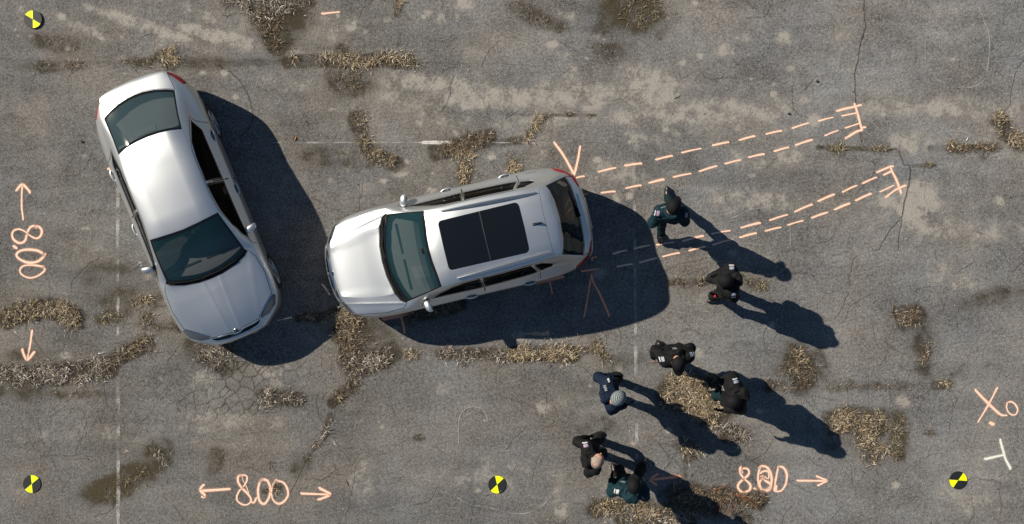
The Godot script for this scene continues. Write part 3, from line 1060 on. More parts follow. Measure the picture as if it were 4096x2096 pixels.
func car_tall() -> Dictionary:
	return {
		"label": "taller silver car in the middle with a black glass roof panel and roof rails", "length": 4.4, "s0": -0.045, "nose": 0.05, "hn": 0.55, "s1": 4.405, "tail": 4.27, "ht": 0.66,
		"w": [
			[0.05, 0.38, 0.31, 0.66, 0.6, 0.75, 1.0, 0.78, 3.5, 0.78, 4.0, 0.71, 4.27, 0.55],
			[0.05, 0.45, 0.31, 0.76, 0.6, 0.85, 1.0, 0.87, 3.5, 0.87, 4.0, 0.80, 4.27, 0.64],
			[0.05, 0.47, 0.31, 0.79, 0.6, 0.875, 1.0, 0.90, 3.5, 0.90, 4.0, 0.835, 4.27, 0.69],
			[0.05, 0.51, 0.12, 0.64, 0.31, 0.80, 0.6, 0.885, 1.0, 0.91, 3.4, 0.912, 3.7, 0.90, 3.95, 0.86, 4.1, 0.81, 4.27, 0.70],
			[0.05, 0.45, 0.3, 0.765, 0.6, 0.82, 1.1, 0.845, 1.3, 0.83, 1.6, 0.79, 2.4, 0.80, 3.2, 0.78, 3.4, 0.76, 3.67, 0.73, 4.0, 0.745, 4.2, 0.70, 4.27, 0.66],
			[0.05, 0.35, 0.13, 0.53, 1.15, 0.755, 1.2, 0.745, 1.82, 0.632, 2.1, 0.62, 2.7, 0.615, 3.3, 0.595, 3.72, 0.565, 3.8, 0.58, 4.15, 0.668, 4.27, 0.62],
			[0.05, 0.25, 0.12, 0.40, 1.0, 0.555, 1.2, 0.45, 1.8, 0.36, 3.7, 0.32, 3.86, 0.33, 4.2, 0.38, 4.27, 0.34],
			[-1, 0, 5, 0]],
		"h": [
			[0, 0.22, 5, 0.22], [0, 0.32, 5, 0.32], [0.05, 0.46, 0.6, 0.52, 1.0, 0.56, 4.3, 0.56],
			[0.05, 0.6, 0.3, 0.68, 0.6, 0.75, 1.0, 0.82, 2.0, 0.86, 3.4, 0.92, 4.0, 0.92, 4.27, 0.85],
			[0.05, 0.70, 0.3, 0.80, 0.6, 0.88, 1.1, 0.97, 1.6, 1.0, 2.4, 1.04, 3.4, 1.09, 3.67, 1.12, 4.0, 1.08, 4.2, 1.0, 4.27, 0.96],
			[0.05, 0.74, 0.13, 0.80, 0.5, 0.91, 1.0, 0.98, 1.15, 1.0, 1.2, 1.03, 1.5, 1.22, 1.82, 1.42, 2.1, 1.475, 2.7, 1.5, 3.3, 1.49, 3.7, 1.455, 3.78, 1.42, 4.15, 1.09, 4.27, 1.0],
			[0.05, 0.77, 0.12, 0.83, 0.3, 0.895, 0.6, 0.955, 0.98, 1.005, 1.08, 1.03, 1.3, 1.17, 1.6, 1.37, 1.82, 1.5, 2.0, 1.545, 2.4, 1.575, 3.0, 1.58, 3.4, 1.57, 3.7, 1.545, 3.82, 1.515, 3.87, 1.44, 4.0, 1.31, 4.22, 1.08, 4.27, 1.05],
			[0.05, 0.78, 0.12, 0.835, 0.3, 0.9, 0.6, 0.96, 0.93, 1.01, 1.0, 1.035, 1.25, 1.18, 1.5, 1.35, 1.75, 1.505, 1.9, 1.55, 2.2, 1.585, 2.6, 1.6, 3.0, 1.603, 3.4, 1.59, 3.66, 1.57, 3.85, 1.535, 3.9, 1.46, 4.0, 1.35, 4.23, 1.07, 4.27, 1.05]],
		"windscreen": [[0.985, 0], [1.0, 0.25], [1.06, 0.5], [1.13, 0.66], [1.195, 0.732], [1.5, 0.68], [1.81, 0.622], [1.79, 0.4], [1.765, 0.2], [1.755, 0]],
		"cowl": [[0.93, 0], [0.945, 0.25], [1.01, 0.55], [1.08, 0.69], [1.15, 0.75], [1.195, 0.732], [1.13, 0.66], [1.06, 0.5], [1.0, 0.25], [0.985, 0]],
		"rear_window": [[3.89, 0], [3.875, 0.3], [3.835, 0.48], [3.79, 0.565], [4.14, 0.655], [4.195, 0.5], [4.222, 0.25], [4.23, 0]],
		"spoiler": [[3.65, 0], [3.655, 0.3], [3.67, 0.5], [3.69, 0.545], [3.77, 0.55], [3.83, 0.48], [3.87, 0.3], [3.885, 0]],
		"tailgate": [[4.238, 0], [4.23, 0.25], [4.203, 0.5], [4.15, 0.665], [4.25, 0.64], [4.33, 0.48], [4.37, 0.25], [4.385, 0]],
		"bonnet": [[0.06, 0], [0.075, 0.25], [0.13, 0.5], [0.30, 0.755], [0.8, 0.835], [1.1, 0.82], [1.17, 0.755], [1.075, 0.695], [1.003, 0.555], [0.938, 0.25], [0.923, 0]],
		"grille": [[-0.012, 0], [0.0, 0.2], [0.035, 0.42], [0.065, 0.43], [0.035, 0.2], [0.022, 0]],
		"slats": 4, "slat_w": 0.3, "slat_s": [-0.002, 0.012],
		"headlight": [[0.07, 0.46], [0.12, 0.5], [0.28, 0.735], [0.36, 0.81], [0.29, 0.785], [0.12, 0.6]],
		"taillight": [[3.97, 0.855], [4.1, 0.81], [4.22, 0.735], [4.3, 0.61], [4.345, 0.46], [4.32, 0.45], [4.255, 0.62], [4.17, 0.71], [4.0, 0.80]],
		"front_window": [[1.56, 0.08], [1.75, 0.45], [1.95, 0.75], [2.15, 0.88], [2.42, 0.9], [2.42, 0.06], [1.65, 0.05]],
		"rear_window_side": [[2.5, 0.06], [2.48, 0.9], [3.15, 0.9], [3.27, 0.88], [3.36, 0.06]],
		"quarter_window": [[3.43, 0.1], [3.33, 0.86], [3.45, 0.82], [3.64, 0.32], [3.6, 0.1]],
		"front_door": [["h", 1.36, 0.34], ["h", 2.45, 0.34], ["f", 2.45, 0.0], ["f", 2.45, 0.96], ["f", 2.1, 0.93], ["f", 1.85, 0.72], ["f", 1.42, 0.02], ["h", 1.33, 0.8]],
		"rear_door": [["h", 2.46, 0.34], ["h", 2.98, 0.34], ["h", 3.08, 0.6], ["h", 3.36, 0.88], ["f", 3.4, 0.0], ["f", 3.3, 0.96], ["f", 2.46, 0.96]],
		"creases": [[0.11, 0.40, 1.0, 0.555, 0.013, 0.022], [0.13, 0.535, 1.15, 0.755, 0.011, 0.022]],
		"belt": [[1.36, 0.0], [2.4, 0.01], [3.4, 0.03], [3.6, 0.05], [3.68, 0.3]], "shut": [[[1.34, 0.83], [1.33, 0.9]]],
		"handle_f": [2.22, 0.91], "handle_r": [3.2, 0.95], "mirror": [1.54, 0.99, 0.885], "fuel_flap": [[3.54, 0.87], [3.71, 0.87], [3.71, 1.0], [3.54, 1.0]], "fuel_side": 1,
		"axles": [0.86, 3.48], "wheel": 0.335, "arch": 0.385, "plate_h": 0.72,
		"sunroof": [[1.985, 0], [1.988, 0.34], [1.995, 0.37], [2.012, 0.392], [2.04, 0.402], [3.235, 0.41], [3.265, 0.402], [3.29, 0.382], [3.302, 0.35], [3.305, 0.31], [3.31, 0]], "sunroof_bar": [[2.666, 0], [2.667, 0.4]],
		"wipers": [[[1.1, 0.68], [1.03, 0.45], [0.985, 0.1]], [[0.975, 0.04], [1.0, -0.3], [1.075, -0.6]]], "rear_wiper": [[4.222, -0.03], [4.2, 0.24], [4.165, 0.42]],
		"emblem": [0.048, 0.045, "plain"], "cab": Vector2(1.35, 3.85), "rails": [2.08, 0.55, 3.62, 0.487], "antenna": 3.51,
		"dash": 1.08, "dash_h": 0.98, "seat_f": 2.2, "seat_r": 3.05, "rear_mat": "rear_glass", "pillars": [[[2.38, 0.05], [2.38, 0.91], [2.438, 0.91], [2.438, 0.05]], [[2.472, 0.05], [2.472, 0.91], [2.54, 0.91], [2.54, 0.05]], [[3.33, 0.06], [3.25, 0.88], [3.272, 0.88], [3.358, 0.06]], [[3.415, 0.08], [3.322, 0.86], [3.345, 0.86], [3.45, 0.08]]],
		"nose_trim": [[0.035, 0], [0.05, 0.25], [0.09, 0.46], [0.19, 0.65], [0.29, 0.78]],
		"shelf": [3.75, 1.0, 0.6], "rear_mirror": [1.8, 1.4]}


# ------------------------------------------------------------------ people
# Bodies and clothes are blended capsules [from, to, radius, radius], meshed as surface nets.
class Field:
	var org: Vector3
	var cell := 0.01
	var nx := 0
	var ny := 0
	var nz := 0
	var f := PackedFloat32Array()
	func column(i: int, k: int) -> float:
		for j in range(ny - 2, 0, -1):
			var d := f[(k * ny + j) * nx + i]
			if d < 0.0:
				var e := f[(k * ny + j + 1) * nx + i]
				return org.y + (j + d / minf(d - e, -1e-6)) * cell
		return -1.0
	func top(x: float, z: float) -> float:
		var fx := clampf((x - org.x) / cell, 0.0, nx - 2.0)
		var fz := clampf((z - org.z) / cell, 0.0, nz - 2.0)
		var i := int(fx)
		var k := int(fz)
		var a := column(i, k)
		var b := column(i + 1, k)
		var c := column(i, k + 1)
		var e := column(i + 1, k + 1)
		if minf(minf(a, b), minf(c, e)) < 0.0:
			return maxf(maxf(a, b), maxf(c, e))
		return lerpf(lerpf(a, b, fx - i), lerpf(c, e, fx - i), fz - k)


func field(bones: Array, blend: float, cell: float, folds := 0.0) -> Field:
	var F := Field.new()
	var lo := Vector3(1e9, 1e9, 1e9)
	var hi := -lo
	for b in bones:
		var r: float = maxf(b[2], b[3]) + blend + cell * 2.0
		lo = lo.min((b[0] as Vector3).min(b[1]) - Vector3(r, r, r))
		hi = hi.max((b[0] as Vector3).max(b[1]) + Vector3(r, r, r))
	F.org = lo
	F.cell = cell
	F.nx = int((hi.x - lo.x) / cell) + 2
	F.ny = int((hi.y - lo.y) / cell) + 2
	F.nz = int((hi.z - lo.z) / cell) + 2
	F.f.resize(F.nx * F.ny * F.nz)
	F.f.fill(1.0)
	for b in bones:
		var a: Vector3 = b[0]
		var ab: Vector3 = b[1] - b[0]
		var l2 := maxf(ab.length_squared(), 1e-9)
		var ra: float = b[2]
		var dr: float = b[3] - b[2]
		var r: float = maxf(b[2], b[3]) + blend + cell * 1.5
		var blo := ((b[0] as Vector3).min(b[1]) - Vector3(r, r, r) - lo) / cell
		var bhi := ((b[0] as Vector3).max(b[1]) + Vector3(r, r, r) - lo) / cell
		for k in range(maxi(0, int(blo.z)), mini(F.nz, int(bhi.z) + 1)):
			for j in range(maxi(0, int(blo.y)), mini(F.ny, int(bhi.y) + 1)):
				var row := (k * F.ny + j) * F.nx
				var p := Vector3(0, lo.y + j * cell, lo.z + k * cell) - a
				for i in range(maxi(0, int(blo.x)), mini(F.nx, int(bhi.x) + 1)):
					p.x = lo.x + i * cell - a.x
					var h := clampf(p.dot(ab) / l2, 0.0, 1.0)
					var d := (p - ab * h).length() - ra - dr * h
					var o := F.f[row + i]
					var w := maxf(blend - absf(d - o), 0.0) / blend
					F.f[row + i] = minf(d, o) - w * w * blend * 0.25
	if folds > 0.0:
		for k in F.nz:
			for j in F.ny:
				var row := (k * F.ny + j) * F.nx
				for i in F.nx:
					var o := F.f[row + i]
					if absf(o) < 0.05:
						F.f[row + i] = o + folds * fine.get_noise_3d((lo.x + i * cell) * 100.0, (lo.y + j * cell) * 160.0, (lo.z + k * cell) * 100.0)
	return F


func nets(F: Field) -> MB:
	var mb := MB.new()
	var nx := F.nx
	var ny := F.ny
	var nz := F.nz
	var f := F.f
	var sy := nx
	var sz := nx * ny
	var ids := PackedInt32Array()
	ids.resize(nx * ny * nz)
	ids.fill(-1)
	var vs := PackedVector3Array()
	var ns := PackedVector3Array()
	var far := F.cell * 2.2
	for k in nz - 1:
		for j in ny - 1:
			var row := (k * ny + j) * nx
			for i in nx - 1:
				var o := row + i
				var c0 := f[o]
				if c0 > far or c0 < -far:
					continue
				var d := [c0, f[o + 1], f[o + sy], f[o + sy + 1], f[o + sz], f[o + sz + 1], f[o + sz + sy], f[o + sz + sy + 1]]
				var m := 0
				for e in 8:
					if d[e] < 0.0:
						m += 1
				if m == 0 or m == 8:
					continue
				var s := Vector3.ZERO
				var n := 0
				for e in [[0, 1], [2, 3], [4, 5], [6, 7], [0, 2], [1, 3], [4, 6], [5, 7], [0, 4], [1, 5], [2, 6], [3, 7]]:
					var a: float = d[e[0]]
					var b: float = d[e[1]]
					if (a < 0.0) != (b < 0.0):
						var t := a / (a - b)
						var pa := Vector3(e[0] & 1, (e[0] >> 1) & 1, e[0] >> 2)
						var pb := Vector3(e[1] & 1, (e[1] >> 1) & 1, e[1] >> 2)
						s += pa.lerp(pb, t)
						n += 1
				ids[o] = vs.size()
				vs.append(F.org + (Vector3(i, j, k) + s / n) * F.cell)
				ns.append(Vector3(d[1] + d[3] + d[5] + d[7] - d[0] - d[2] - d[4] - d[6], d[2] + d[3] + d[6] + d[7] - d[0] - d[1] - d[4] - d[5], d[4] + d[5] + d[6] + d[7] - d[0] - d[1] - d[2] - d[3]).normalized())
	for k in range(1, nz - 1):
		for j in range(1, ny - 1):
			var row := (k * ny + j) * nx
			for i in range(1, nx - 1):
				var o := row + i
				if ids[o] < 0:
					continue
				var c := f[o] < 0.0
				if c != (f[o + 1] < 0.0):
					net_quad(mb, vs, ns, ids[o], ids[o - sy], ids[o - sy - sz], ids[o - sz])
				if c != (f[o + sy] < 0.0):
					net_quad(mb, vs, ns, ids[o], ids[o - 1], ids[o - 1 - sz], ids[o - sz])
				if c != (f[o + sz] < 0.0):
					net_quad(mb, vs, ns, ids[o], ids[o - 1], ids[o - 1 - sy], ids[o - sy])
	return mb


func net_quad(mb: MB, vs: PackedVector3Array, ns: PackedVector3Array, a: int, b: int, c: int, d: int) -> void:
	if a < 0 or b < 0 or c < 0 or d < 0:
		return
	mb.quad(vs[a], vs[b], vs[c], vs[d], ns[a], ns[b], ns[c], ns[d])


func bend(a: Vector3, c: Vector3, l1: float, l2: float, pole: Vector3) -> Vector3:
	var d := a.distance_to(c)
	var dir := (c - a) / maxf(d, 1e-5)
	d = minf(d, (l1 + l2) * 0.999)
	var x := (l1 * l1 - l2 * l2 + d * d) / (2.0 * d)
	var y := sqrt(maxf(0.0, l1 * l1 - x * x))
	var up := (pole - dir * pole.dot(dir)).normalized()
	return a + dir * x + up * y


var head_mb: MB
var hand_mb: MB
var boot_mb: MB


func people_parts() -> void:
	# head: faces -z, origin at the centre of the skull
	var b := [
		[Vector3(0, 0.035, 0.025), Vector3(0, 0.03, -0.015), 0.083, 0.08], [Vector3(0, -0.03, -0.035), Vector3(0, -0.085, -0.055), 0.06, 0.038],
		[Vector3(0.03, -0.01, -0.05), Vector3(0.028, -0.07, -0.04), 0.038, 0.034], [Vector3(-0.03, -0.01, -0.05), Vector3(-0.028, -0.07, -0.04), 0.038, 0.034],
		[Vector3(0, -0.05, 0.02), Vector3(0, -0.14, 0.035), 0.056, 0.058], [Vector3(0, 0.0, -0.092), Vector3(0, -0.038, -0.112), 0.009, 0.014],
		[Vector3(-0.03, 0.012, -0.086), Vector3(0.03, 0.012, -0.086), 0.011, 0.011], [Vector3(-0.018, -0.071, -0.088), Vector3(0.018, -0.071, -0.088), 0.009, 0.009],
		[Vector3(0.082, 0.005, 0.012), Vector3(0.08, -0.04, 0.006), 0.014, 0.01], [Vector3(-0.082, 0.005, 0.012), Vector3(-0.08, -0.04, 0.006), 0.014, 0.01]]
	head_mb = nets(field(b, 0.022, 0.0065))
	head_mb.tint(Color(0.52, 0.29, 0.21))
	for i in head_mb.v.size():
		var p := head_mb.v[i]
		if p.z < -0.088 and absf(p.y + 0.071) < 0.008 and absf(p.x) < 0.026:
			head_mb.c[i] = Color(0.36, 0.13, 0.11)
		elif absf(p.x) > 0.078 or (p.z < -0.105 and p.y < -0.02):
			head_mb.c[i] = Color(0.58, 0.27, 0.2)
	for sx in [-0.031, 0.031]:
		ball(head_mb, Vector3(sx, -0.004, -0.0825), Vector3(0.011, 0.008, 0.008), Basis.IDENTITY, 8, 6)
		head_mb.tint(Color(0.7, 0.68, 0.66))
		ball(head_mb, Vector3(sx, -0.004, -0.0895), Vector3(0.005, 0.005, 0.003), Basis.IDENTITY, 8, 6)
		head_mb.tint(Color(0.03, 0.025, 0.02))
	# right hand, relaxed: wrist at the origin, fingers along -y, palm facing -x, thumb towards -z
	var hb := [[Vector3(0, 0.03, 0), Vector3(0, -0.015, 0), 0.027, 0.026], [Vector3(0, -0.02, -0.02), Vector3(0, -0.08, -0.026), 0.016, 0.014], [Vector3(0, -0.02, 0.015), Vector3(0, -0.078, 0.024), 0.016, 0.013], [Vector3(0, -0.02, 0), Vector3(0, -0.085, 0), 0.016, 0.014]]
	var lens := [0.072, 0.08, 0.075, 0.058]
	for k in 4:
		var z := -0.031 + k * 0.0205
		var l: float = lens[k]
		var p0 := Vector3(0, -0.085 + absf(k - 1.3) * 0.004, z)
		var p1 := p0 + Vector3(-0.008, -l * 0.46, z * 0.08)
		var p2 := p1 + Vector3(-0.016, -l * 0.28, 0)
		var p3 := p2 + Vector3(-0.015, -l * 0.14, 0)
		hb.append([p0, p1, 0.0095, 0.009])
		hb.append([p1, p2, 0.009, 0.0082])
		hb.append([p2, p3, 0.0082, 0.007])
	hb.append([Vector3(-0.006, -0.025, -0.026), Vector3(-0.016, -0.062, -0.05), 0.015, 0.011])
	hb.append([Vector3(-0.016, -0.062, -0.05), Vector3(-0.024, -0.092, -0.054), 0.0105, 0.0085])
	hand_mb = nets(field(hb, 0.006, 0.005))
	# boot: ankle at the origin (0.09 above the sole), toe towards -z
	boot_mb = nets(field([[Vector3(0, -0.045, 0.05), Vector3(0, -0.05, -0.08), 0.042, 0.045], [Vector3(0, -0.05, -0.08), Vector3(0.003, -0.056, -0.155), 0.047, 0.036], [Vector3(0, -0.03, 0.035), Vector3(0, 0.1, 0.03), 0.048, 0.054], [Vector3(0, 0.0, 0.0), Vector3(0, -0.035, -0.08), 0.046, 0.04]], 0.03, 0.01))
	var sole := MB.new()
	var rim := []
	for k in 20:
		var a := TAU * k / 20.0
		rim.append(Vector2(cos(a) * (0.046 if sin(a) > -0.2 else 0.052), sin(a) * 0.142 - 0.052))
	for k in 20:
		var p: Vector2 = rim[k]
		var q: Vector2 = rim[(k + 1) % 20]
		var nn := Vector3(p.x + q.x, 0, (p.y + q.y) * 0.5).normalized()
		sole.flat(Vector3(p.x, -0.09, p.y), Vector3(q.x, -0.09, q.y), Vector3(q.x, -0.062, q.y), Vector3(p.x, -0.062, p.y), nn)
		sole.tri(Vector3(0, -0.09, -0.05), Vector3(p.x, -0.09, p.y), Vector3(q.x, -0.09, q.y), Vector3.DOWN, Vector3.DOWN, Vector3.DOWN)
		sole.tri(Vector3(0, -0.062, -0.05), Vector3(p.x, -0.062, p.y), Vector3(q.x, -0.062, q.y), Vector3.UP, Vector3.UP, Vector3.UP)
	boot_mb.add(sole, Transform3D.IDENTITY)


func rf(a: Array) -> Vector3:   # right, forward, up
	return Vector3(a[0], a[2], -a[1])


func drape(F: Field, pts: Array, lift: float) -> PackedVector3Array:
	var out := PackedVector3Array()
	for p in pts:
		out.append(Vector3(p.x, F.top(p.x, p.y) + lift, p.y))
	return out


func patch_on(parent: Node3D, called: String, F: Field, c: Vector2, dir: float, size: Vector2, m: Material, lift := 0.008, round_ := false) -> void:
	# a badge or stripe that lies on the cloth, seen from above; c in plan (x, z)
	var mb := MB.new()
	var ux := Vector2(cos(dir), sin(dir))
	var uy := Vector2(-ux.y, ux.x)
	var n := 6
	for i in n:
		for j in n:
			var q := []
			for k in [[0, 0], [1, 0], [1, 1], [0, 1]]:
				var a: float = (i + k[0]) / float(n) * 2.0 - 1.0
				var b: float = (j + k[1]) / float(n) * 2.0 - 1.0
				if round_:
					var t := a * sqrt(1.0 - b * b * 0.5)
					b = b * sqrt(1.0 - a * a * 0.5)
					a = t
				var w := c + ux * a * size.x * 0.5 + uy * b * size.y * 0.5
				q.append(w)
			var d := drape(F, q, lift)
			if minf(minf(d[0].y, d[1].y), minf(d[2].y, d[3].y)) < 0.95:
				continue
			var nn := (d[2] - d[0]).cross(d[1] - d[3]).normalized()
			mb.flat(d[0], d[1], d[2], d[3], nn if nn.y > 0 else -nn)
	if mb.v.size() > 0:
		put(called, mb, m, parent)


func sleeve(p: Array, sd: float, badge: Material, stripe := true) -> void:
	# unit badge and reflective stripe on the upper sleeve
	var s: Vector3 = p[4]["shr" if sd > 0 else "shl"]
	var e: Vector3 = p[4]["elr" if sd > 0 else "ell"]
	var o := Vector2(s.x, s.z).lerp(Vector2(e.x, e.z), 0.25)
	var out: Vector3 = p[5] * sd
	var dir := Vector2(out.x, out.z).normalized()
	patch_on(p[1], "sleeve_badge", p[2], o + dir * 0.022, dir.angle(), Vector2(0.045, 0.075), badge)
	if stripe:
		patch_on(p[1], "sleeve_stripe", p[2], o + dir * 0.066, dir.angle(), Vector2(0.016, 0.08), M.print_white, 0.01)


func words_on(parent: Node3D, F: Field, text: String, c: Vector2, dir: float, tall: float, bow: float, m: Material) -> void:
	var tm := TextMesh.new()
	var fo := SystemFont.new()
	fo.font_names = PackedStringArray(["Droid Sans"])
	fo.font_weight = 700
	tm.font = fo
	tm.text = text
	tm.font_size = 32
	tm.pixel_size = 0.01
	tm.depth = 0.0
	tm.curve_step = 2.0
	var a := tm.get_mesh_arrays()
	if a.is_empty() or a[Mesh.ARRAY_VERTEX] == null:
		return
	var vs: PackedVector3Array = a[Mesh.ARRAY_VERTEX]
	var ids: PackedInt32Array = a[Mesh.ARRAY_INDEX] if a[Mesh.ARRAY_INDEX] != null else PackedInt32Array(range(vs.size()))
	var bb := tm.get_aabb()
	var sc := tall / maxf(bb.size.y, 1e-4)
	var mb := MB.new()
	var ux := Vector2(cos(dir), sin(dir))
	var uy := Vector2(-ux.y, ux.x)
	var ps := PackedVector3Array()
	for v in vs:
		var x := (v.x - bb.get_center().x) * sc
		var y := -(v.y - bb.get_center().y) * sc + bow * x * x
		var w := c + ux * x + uy * y
		ps.append(Vector3(w.x, F.top(w.x, w.y) + 0.01, w.y))
	for k in range(0, ids.size(), 3):
		mb.tri(ps[ids[k]], ps[ids[k + 1]], ps[ids[k + 2]], Vector3.UP, Vector3.UP, Vector3.UP)
	put("lettering", mb, m, parent)


func person(label: String, at: Vector3, facing: Vector2, pose: Dictionary) -> Array:
	var o := thing("person", label, "person", at, atan2(-facing.x, -facing.y), "people watching beside the cars")
	var hip := rf(pose.hip)
	var chest := rf(pose.chest)
	var head := rf(pose.head)
	var spine := (chest - hip).normalized()
	var tw: float = pose.get("twist", 0.0)
	var rt := Vector3(cos(tw), 0, -sin(tw))
	var fw := Vector3(-sin(tw), 0, -cos(tw))
	rt = (rt - spine * rt.dot(spine)).normalized()
	var neck := chest + spine * 0.13
	var J := {}
	for s in [["l", -1.0], ["r", 1.0]]:
		J["sh" + s[0]] = chest + rt * 0.185 * s[1] + spine * 0.075
		J["hj" + s[0]] = hip + Vector3(0.095 * s[1], -0.04, 0)
		J["hand" + s[0]] = rf(pose["hand_" + s[0]]) * Vector3(0.87, 1.0, 1.0)
		J["ank" + s[0]] = rf(pose["foot_" + s[0]]) + Vector3(0, 0.09, 0)
		J["el" + s[0]] = bend(J["sh" + s[0]], J["hand" + s[0]], 0.3, 0.27, rt * 0.3 * s[1] - fw * 0.9 + Vector3(0, -0.3, 0))
		J["kn" + s[0]] = bend(J["hj" + s[0]], J["ank" + s[0]], 0.43, 0.42, fw + rt * 0.15 * s[1])
	# the body itself
	var bb := [[hip, chest, 0.1, 0.1], [hip - rt * 0.06, hip + rt * 0.06, 0.1, 0.1], [neck, head + Vector3(0, -0.07, 0), 0.055, 0.053], [J.shl, J.shr, 0.055, 0.055]]
	for s in ["l", "r"]:
		bb.append_array([[J["sh" + s], J["el" + s], 0.048, 0.038], [J["el" + s], J["hand" + s], 0.037, 0.028], [J["hj" + s], J["kn" + s], 0.075, 0.052], [J["kn" + s], J["ank" + s], 0.05, 0.036]])
	var body := nets(field(bb, 0.04, 0.02))
	body.tint(Color(0.5, 0.28, 0.2))
	var hb := Basis(Vector3.UP, pose.get("head_yaw", 0.0)) * Basis(Vector3.RIGHT, pose.get("head_pitch", -0.15))
	var ht := Transform3D(hb.scaled(Vector3(1.1, 1.05, 1.1)), head)
	body.add(head_mb, ht)
	var glove: Color = pose.get("glove", Color(0.5, 0.28, 0.2))
	for s in [["l", -1.0], ["r", 1.0]]:
		var y: Vector3 = (J["el" + s[0]] - J["hand" + s[0]]).normalized()
		var x: Vector3 = (rt * s[1] - y * y.dot(rt * s[1])).normalized()
		var t := Transform3D(Basis(x, y, x.cross(y)), J["hand" + s[0]])
		if s[1] < 0:
			t.basis = Basis(x, y, -x.cross(y))
		var h := MB.new()
		h.add(hand_mb, t)
		h.tint(glove)
		body.add(h, Transform3D.IDENTITY)
	put("body", body, M.skin, o)
	# trousers
	var tb := [[hip - rt * 0.07, hip + rt * 0.07, 0.125, 0.125], [hip + Vector3(0, -0.06, 0), hip + Vector3(0, -0.02, 0), 0.13, 0.13]]
	for s in ["l", "r"]:
		tb.append_array([[J["hj" + s], J["kn" + s], 0.1, 0.075], [J["kn" + s], J["ank" + s] + Vector3(0, 0.03, 0), 0.074, 0.066]])
	put("trousers", nets(field(tb, 0.05, 0.014, 0.012)), pose.trousers, o)
	# jacket
	var puff: float = pose.get("puff", 0.0)
	var jb := [[hip + rt * 0.075 + Vector3(0, -0.04, 0), chest + rt * 0.09, 0.13 + puff, 0.13 + puff], [hip - rt * 0.075 + Vector3(0, -0.04, 0), chest - rt * 0.09, 0.13 + puff, 0.13 + puff],
		[chest - rt * 0.1 + spine * 0.06, chest + rt * 0.1 + spine * 0.06, 0.1, 0.1], [J.shl, J.shr, 0.082 + puff * 0.5, 0.082 + puff * 0.5], [chest + spine * 0.08, neck + spine * 0.02, 0.1, 0.075], [neck, neck.lerp(head + Vector3(0, -0.07, 0), pose.get("collar", 0.6)), 0.078, 0.07]]
	for s in ["l", "r"]:
		jb.append_array([[J["sh" + s], J["el" + s], 0.083 + puff * 0.6, 0.07 + puff * 0.5], [J["el" + s], J["hand" + s].lerp(J["el" + s], 0.12), 0.068 + puff * 0.5, 0.05 + puff * 0.3]])
	if pose.get("hood", false):
		jb.append([neck - fw * 0.1 - rt * 0.05 + Vector3(0, 0.045, 0), neck - fw * 0.1 + rt * 0.05 + Vector3(0, 0.045, 0), 0.07, 0.07])
	var F := field(jb, 0.055, 0.014, 0.02)
	var jk := put("jacket", nets(F), pose.jacket, o)
	# collar: an open ring round the neck
	var cm := MB.new()
	var cring := PackedVector3Array()
	for k in 17:
		var a := TAU * k / 16.0 + PI * 0.5
		cring.append(neck + spine * 0.05 + rt * cos(a) * 0.098 + (fw.cross(rt).cross(rt)).normalized() * -sin(a) * 0.095)
	tube(cm, cring, [0.036], 8)
	put("collar", cm, pose.jacket, jk)
	for s in ["l", "r"]:
		var f := pose["foot_" + s] as Array
		var yaw: float = f[3] if f.size() > 3 else 0.0
		var pt: float = f[4] if f.size() > 4 else 0.0
		var bm := MB.new()
		bm.add(boot_mb, Transform3D(Basis(Vector3.UP, yaw) * Basis(Vector3.RIGHT, pt), J["ank" + s]))
		put("boot", bm, M.boot, o)
	return [o, jk, F, ht, J, rt]


func cap(o: Node3D, ht: Transform3D, m: Material, brim := 0.095) -> void:
	# cloth dome in six panels with a curved peak
	var mb := MB.new()
	for i in 9:
		for j in 36:
			var q := []
			var qn := []
			for k in [[0, 0], [1, 0], [1, 1], [0, 1]]:
				var th: float = PI * 0.54 * (i + k[0]) / 9.0
				var ph: float = TAU * (j + k[1]) / 36.0
				var seam := 1.0 - 0.018 * pow(absf(cos(ph * 3.0)), 14.0) * sin(th)
				var d := Vector3(sin(th) * cos(ph), cos(th), sin(th) * sin(ph))
				q.append(ht * (d * Vector3(0.1, 0.098, 0.118) * seam + Vector3(0, 0.036, 0.008)))
				qn.append((ht.basis * d).normalized())
			mb.quad(q[0], q[1], q[2], q[3], qn[0], qn[1], qn[2], qn[3])
	var o2 := put("cap", mb, m, o)
	var pk := MB.new()
	for i in 12:
		for j in 4:
			var q := []
			for k in [[0, 0], [1, 0], [1, 1], [0, 1]]:
				var a: float = -1.12 + 2.24 * (i + k[0]) / 12.0
				var f: float = (j + k[1]) / 4.0
				var r := Vector2(sin(a) * 0.094, -cos(a) * 0.108 + 0.008)
				var out := brim * f * pow(maxf(0.0, cos(a * 1.25)), 0.55)
				q.append(Vector3(r.x * (1.0 + 0.04 * f), 0.03 - 0.03 * pow(absf(r.x) / 0.09, 2.0) - 0.018 * f, r.y - out))
			for up in [1.0, -1.0]:
				var lift := Vector3(0, 0.003 * up, 0)
				pk.flat(ht * (q[0] + lift), ht * (q[1] + lift), ht * (q[2] + lift), ht * (q[3] + lift), (ht.basis * Vector3(0, up, -0.15)).normalized())
	put("peak", pk, m, o2)
	var bt := MB.new()
	ball(bt, ht * Vector3(0, 0.136, 0.008), Vector3(0.009, 0.005, 0.009), ht.basis, 8, 5)
	put("button", bt, m, o2)


